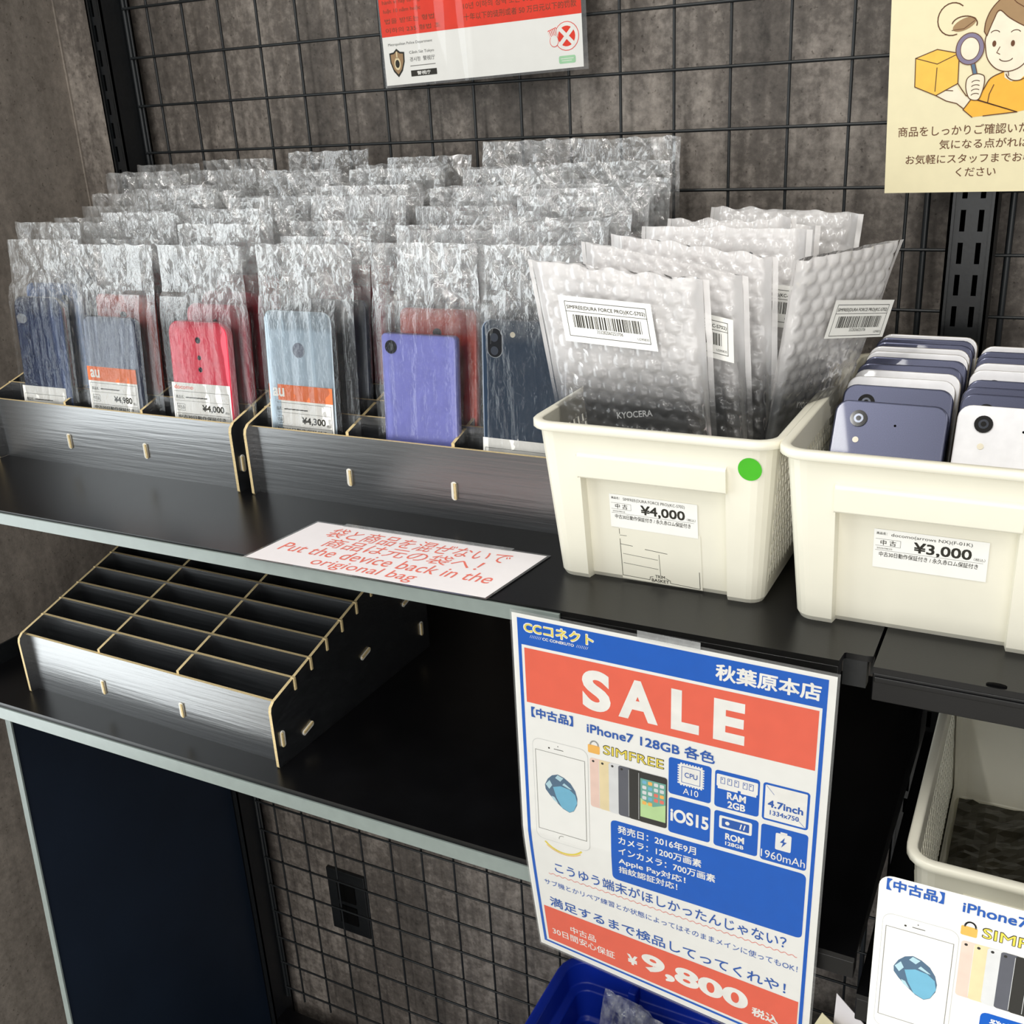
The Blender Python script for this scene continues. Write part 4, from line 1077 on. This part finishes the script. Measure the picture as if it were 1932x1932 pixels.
# ------------------------------------------------------------------ pale yellow notice with the drawing
t = thing('drawing_notice', 'pale yellow notice with a drawing of a person inspecting a box', 'notice', (.9, -.034, -.15))
s = Sheet(t, (.8331, -.037, -.0124), (1, 0, .002), (.0265, .05, -1), step=.00013)
f = MB(); s.rect(f, 0, -60, 210, 140, 0); s.put('sheet', f, 'ypaper')
for q in (('商品をしっかりご確認いただき、', 8.6, 90.6, 119, 98), ('気になる点がれば', 39, 101, 102, 108), ('お気軽にスタッフまでお尋ね', 15, 111.6, 113, 118.6), ('ください', 52, 121.8, 80.2, 128.4)): s.words(*q, 1, 'brown_ink', .008)
DU = 1.2
def curve(L, closed=True, n=5):
    out = []; N = len(L)
    for i in range(N if closed else N - 1):
        g = (lambda k: L[k % N]) if closed else (lambda k: L[min(max(k, 0), N - 1)])
        a, b, c, d = g(i - 1), g(i), g(i + 1), g(i + 2)
        for q in range(n):
            t_ = q / n
            out.append(tuple(.5 * (2 * b[e] + (c[e] - a[e]) * t_ + (2 * a[e] - 5 * b[e] + 4 * c[e] - d[e]) * t_ ** 2 + (3 * b[e] - a[e] - 3 * c[e] + d[e]) * t_ ** 3) for e in (0, 1)))
    return out if closed else out + [L[-1]]
B_ = lambda L: [(a - DU * b / 70, b) for a, b in L]
f = MB()                                            # mats: 0 line 1 hair 2 box 3 shirt 4 skin 5 lens rim 6 grey blue
sk = [(67.6, 30), (67.8, 38), (70, 46), (76, 52.6), (84, 55), (92, 52.5), (97.5, 46), (100, 38), (100, 26), (88, 14), (74, 15)]
body = [(81.5, 55), (73, 59), (69, 66), (64.5, 73.5), (93, 83.2), (120, 78), (118, 66), (108, 58), (98, 55)]
body = curve(body[:4], False) + [body[4]] + curve(body[5:], False)
s.poly(f, B_(body)[::-1], 1, 3)
arm = [(61.4, 72), (55.8, 80), (62.4, 85.6), (70, 85), (93, 83.2), (72, 75.8)]
s.poly(f, B_(arm)[::-1], 1.4, 3)
s.poly(f, B_([(81.5, 53), (82.4, 59), (87, 62), (93, 61), (98, 56), (97, 50)])[::-1], 1.8, 4)
s.poly(f, B_([(35.8, 69), (49, 62), (52, 66), (57.5, 71.5), (61, 72.6), (56.5, 78.8), (52, 76), (43, 73)])[::-1], 1.2, 4)
sk = curve(sk); s.poly(f, B_(sk)[::-1], 2.2, 4)
hair = [(66, 27), (66.6, 20), (70, 12), (77, 5), (88, 0), (100, 0), (108, 8), (110, 20), (108, 32), (102, 29), (92, 25), (82, 19), (75, 13.6), (71.5, 20), (68, 30)]
hair = curve(hair[:9], False) + curve(hair[9:12], False)[0:0] + hair[9:10] + curve(hair[9:], False)
s.poly(f, B_(hair)[::-1], 2.8, 1)
for L, wd in ((hair + hair[:1], .7), (sk[:36], .7), (body[:17], .7), (arm[:3], .7), (arm[3:] + arm[:1], .7)): s.line(f, B_(L), wd, 3.2, 0)
s.line(f, B_([(82, 5.5), (86, 9.5), (93, 14)]), .6, 3.4, 0)
s.oval(f, 72.8, 35.6, 1.35, 2.1, 3.2, 0); s.oval(f, 85.2, 36.2, 1.35, 2.1, 3.2, 0)
s.line(f, B_([(77.4, 38), (75.6, 41.8), (77.8, 43)]), .55, 3.2, 0); s.arc(f, 81.4, 45, 4.8, 3, 25, 155, .6, 3.2, 0); s.arc(f, 73, 28.8, 3, 2, 200, 340, .55, 3.2, 0); s.arc(f, 86.6, 29.4, 3.2, 2, 200, 340, .55, 3.2, 0)
s.line(f, B_([(84.6, 55.4), (85, 58)]), .6, 3.2, 0); s.arc(f, 89.6, 55, 7.6, 6.6, 20, 165, .7, 3.2, 0); s.line(f, B_([(75.6, 63.5), (73, 70), (72.4, 76)]), .6, 3.2, 0)
bx = [(19.7, 42), (34.6, 36.8), (47.9, 40), (50.2, 44), (50.7, 61.3), (35.8, 69), (20.3, 62.1)]
s.poly(f, B_(bx)[::-1], 2.6, 2); s.line(f, B_(bx + bx[:1]), .7, 3.0, 0); s.line(f, B_([(19.7, 42), (35.3, 46.9), (48.8, 41)]), .65, 3.0, 0); s.line(f, B_([(35.3, 49.5), (35, 66)]), .65, 3.0, 0)
s.line(f, B_([(35.8, 69), (43.4, 73.2), (51, 75.4), (56, 79.4)]), .7, 3.0, 0); s.line(f, B_([(50.7, 61.3), (54, 66), (57, 70), (61, 72)]), .7, 3.0, 0); s.line(f, B_([(42, 65.6), (47.6, 66.2)]), .6, 3.0, 0)
s.line(f, B_([(60, 48), (62.6, 57)]), 3.4, 3.6, 0); s.line(f, B_([(60.1, 48.4), (62.5, 56.6)]), 2.2, 4, 6)
s.oval(f, 56.6, 37.9, 9.9, 11.1, 4.2, 0, 30); s.oval(f, 56.6, 37.9, 9.3, 10.5, 4.5, 5, 30); s.oval(f, 56.6, 37.9, 6.7, 8, 4.8, 0, 28); s.oval(f, 56.6, 37.9, 6.2, 7.5, 5.1, 4, 28)
fist = [(57, 58.5), (60, 56), (64, 55.4), (66.5, 56), (68.6, 57.5), (69, 62), (68, 68), (65.5, 73.4), (60, 72.6), (57.4, 68), (56.4, 63)]
fist = curve(fist); s.poly(f, B_(fist)[::-1], 4.4, 4); s.line(f, B_(fist + fist[:1]), .65, 4.8, 0)
for k in range(4): s.arc(f, 62.3, 61.5 + 3 * k, 3, 1.6, 195, 320, .55, 4.8, 0)
s.arc(f, 43.4, 17, 10.2, 11, 70, 310, .85, 1, 0); s.oval(f, 51.8, 21, 8.4, 3.9, 1.4, 1, 24, -22); s.arc(f, 51.8, 21, 8.6, 5.4, 190, 375, .8, 1.8, 0); s.line(f, B_([(43.8, 24.6), (52, 24), (59, 19)]), .5, 1.8, 0)
s.put('drawing_print', f, ['brown_ink', 'hair_ink', 'box_ink', 'shirt_ink', 'skin_ink', 'lens_ink', 'drop2'])

# ------------------------------------------------------------------ blue bin with a clear bag at the foot
t = thing('storage_bin', 'deep blue plastic bin below the sale poster', 'bin', (.72, -.22, -1.402))
zt, zb = -1.03, -1.402
o0 = outline(.565, .885, -.33, -.07, .02); o1 = outline(.545, .905, -.35, -.05, .026)
def ring(o, z, off=0): return [(q[0] + q[2] * off, q[1] + q[3] * off, z) for q in o]
mb = MB(); mb.rings([ring(o0, zb + .0), ring(o1, zt - .03), ring(o1, zt - .028, .008), ring(o1, zt, .010), ring(o1, zt + .002, .006), ring(o1, zt, -.002), ring(o1, zt - .03, -.0025), ring(o1, zt - .033, -.012), ring(o1, zt - .07, -.014), ring(o1, zt - .073, -.019), ring(o0, zb + .004, -.004)], 0, cap0=True, cap1=True)
obj('tub', mb, 'binblue', t, bevel=.002)
for k in range(3): obj('wall_rib', MB().box(.62 + .1 * k, .63 + .1 * k, -.0665, -.0515, zt - .07, zt - .01), 'binblue', t, bevel=.002)
b = local(thing('clear_bag', 'crumpled clear plastic bag rising out of the blue bin', 'bag', (.625, -.19, -1.39), (R(-14), 0, R(-16))))
f = bpy.data.objects.new('film', bag_mesh(31, .115, .375, .012)); finish(f, b)

# ------------------------------------------------------------------ odds and ends
t = thing('floor_shade_sheet', 'dark crumpled sheet added for the shade on the low right basket floor', 'shade sheet', (1.015, -.24, -.6335))  # dark sheet added, its colour stands for the shade on the basket floor
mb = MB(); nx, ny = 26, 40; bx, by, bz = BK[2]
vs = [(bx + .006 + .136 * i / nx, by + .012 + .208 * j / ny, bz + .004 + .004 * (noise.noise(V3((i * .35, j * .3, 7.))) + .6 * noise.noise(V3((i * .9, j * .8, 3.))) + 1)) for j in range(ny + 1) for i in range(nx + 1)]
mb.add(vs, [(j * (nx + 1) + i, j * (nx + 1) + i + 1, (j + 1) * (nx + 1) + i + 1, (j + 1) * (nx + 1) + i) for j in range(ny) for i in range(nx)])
obj('sheet', mb, pbr('basket_floor_shade', '#39352a', .3, spec=.5, var=.2, scale=60), t)
for lab, P4, mt in (('cream paper slip standing in the blue bin, left of two', [(.8443, -.1, -.941), (.808, -.1, -1.04), (.855, -.1, -1.075), (.885, -.1, -.975)], 'ypaper'), ('pinkish paper slip standing in the blue bin, right of two', [(.8555, -.09, -.92), (.852, -.09, -1.06), (.885, -.09, -1.07), (.89, -.09, -.955)], 'pinkpaper')):
    t = thing('paper_slip', lab, 'paper', P4[0]); obj('sheet', MB().slab(P4, (0, .0006, 0)), mt, t)
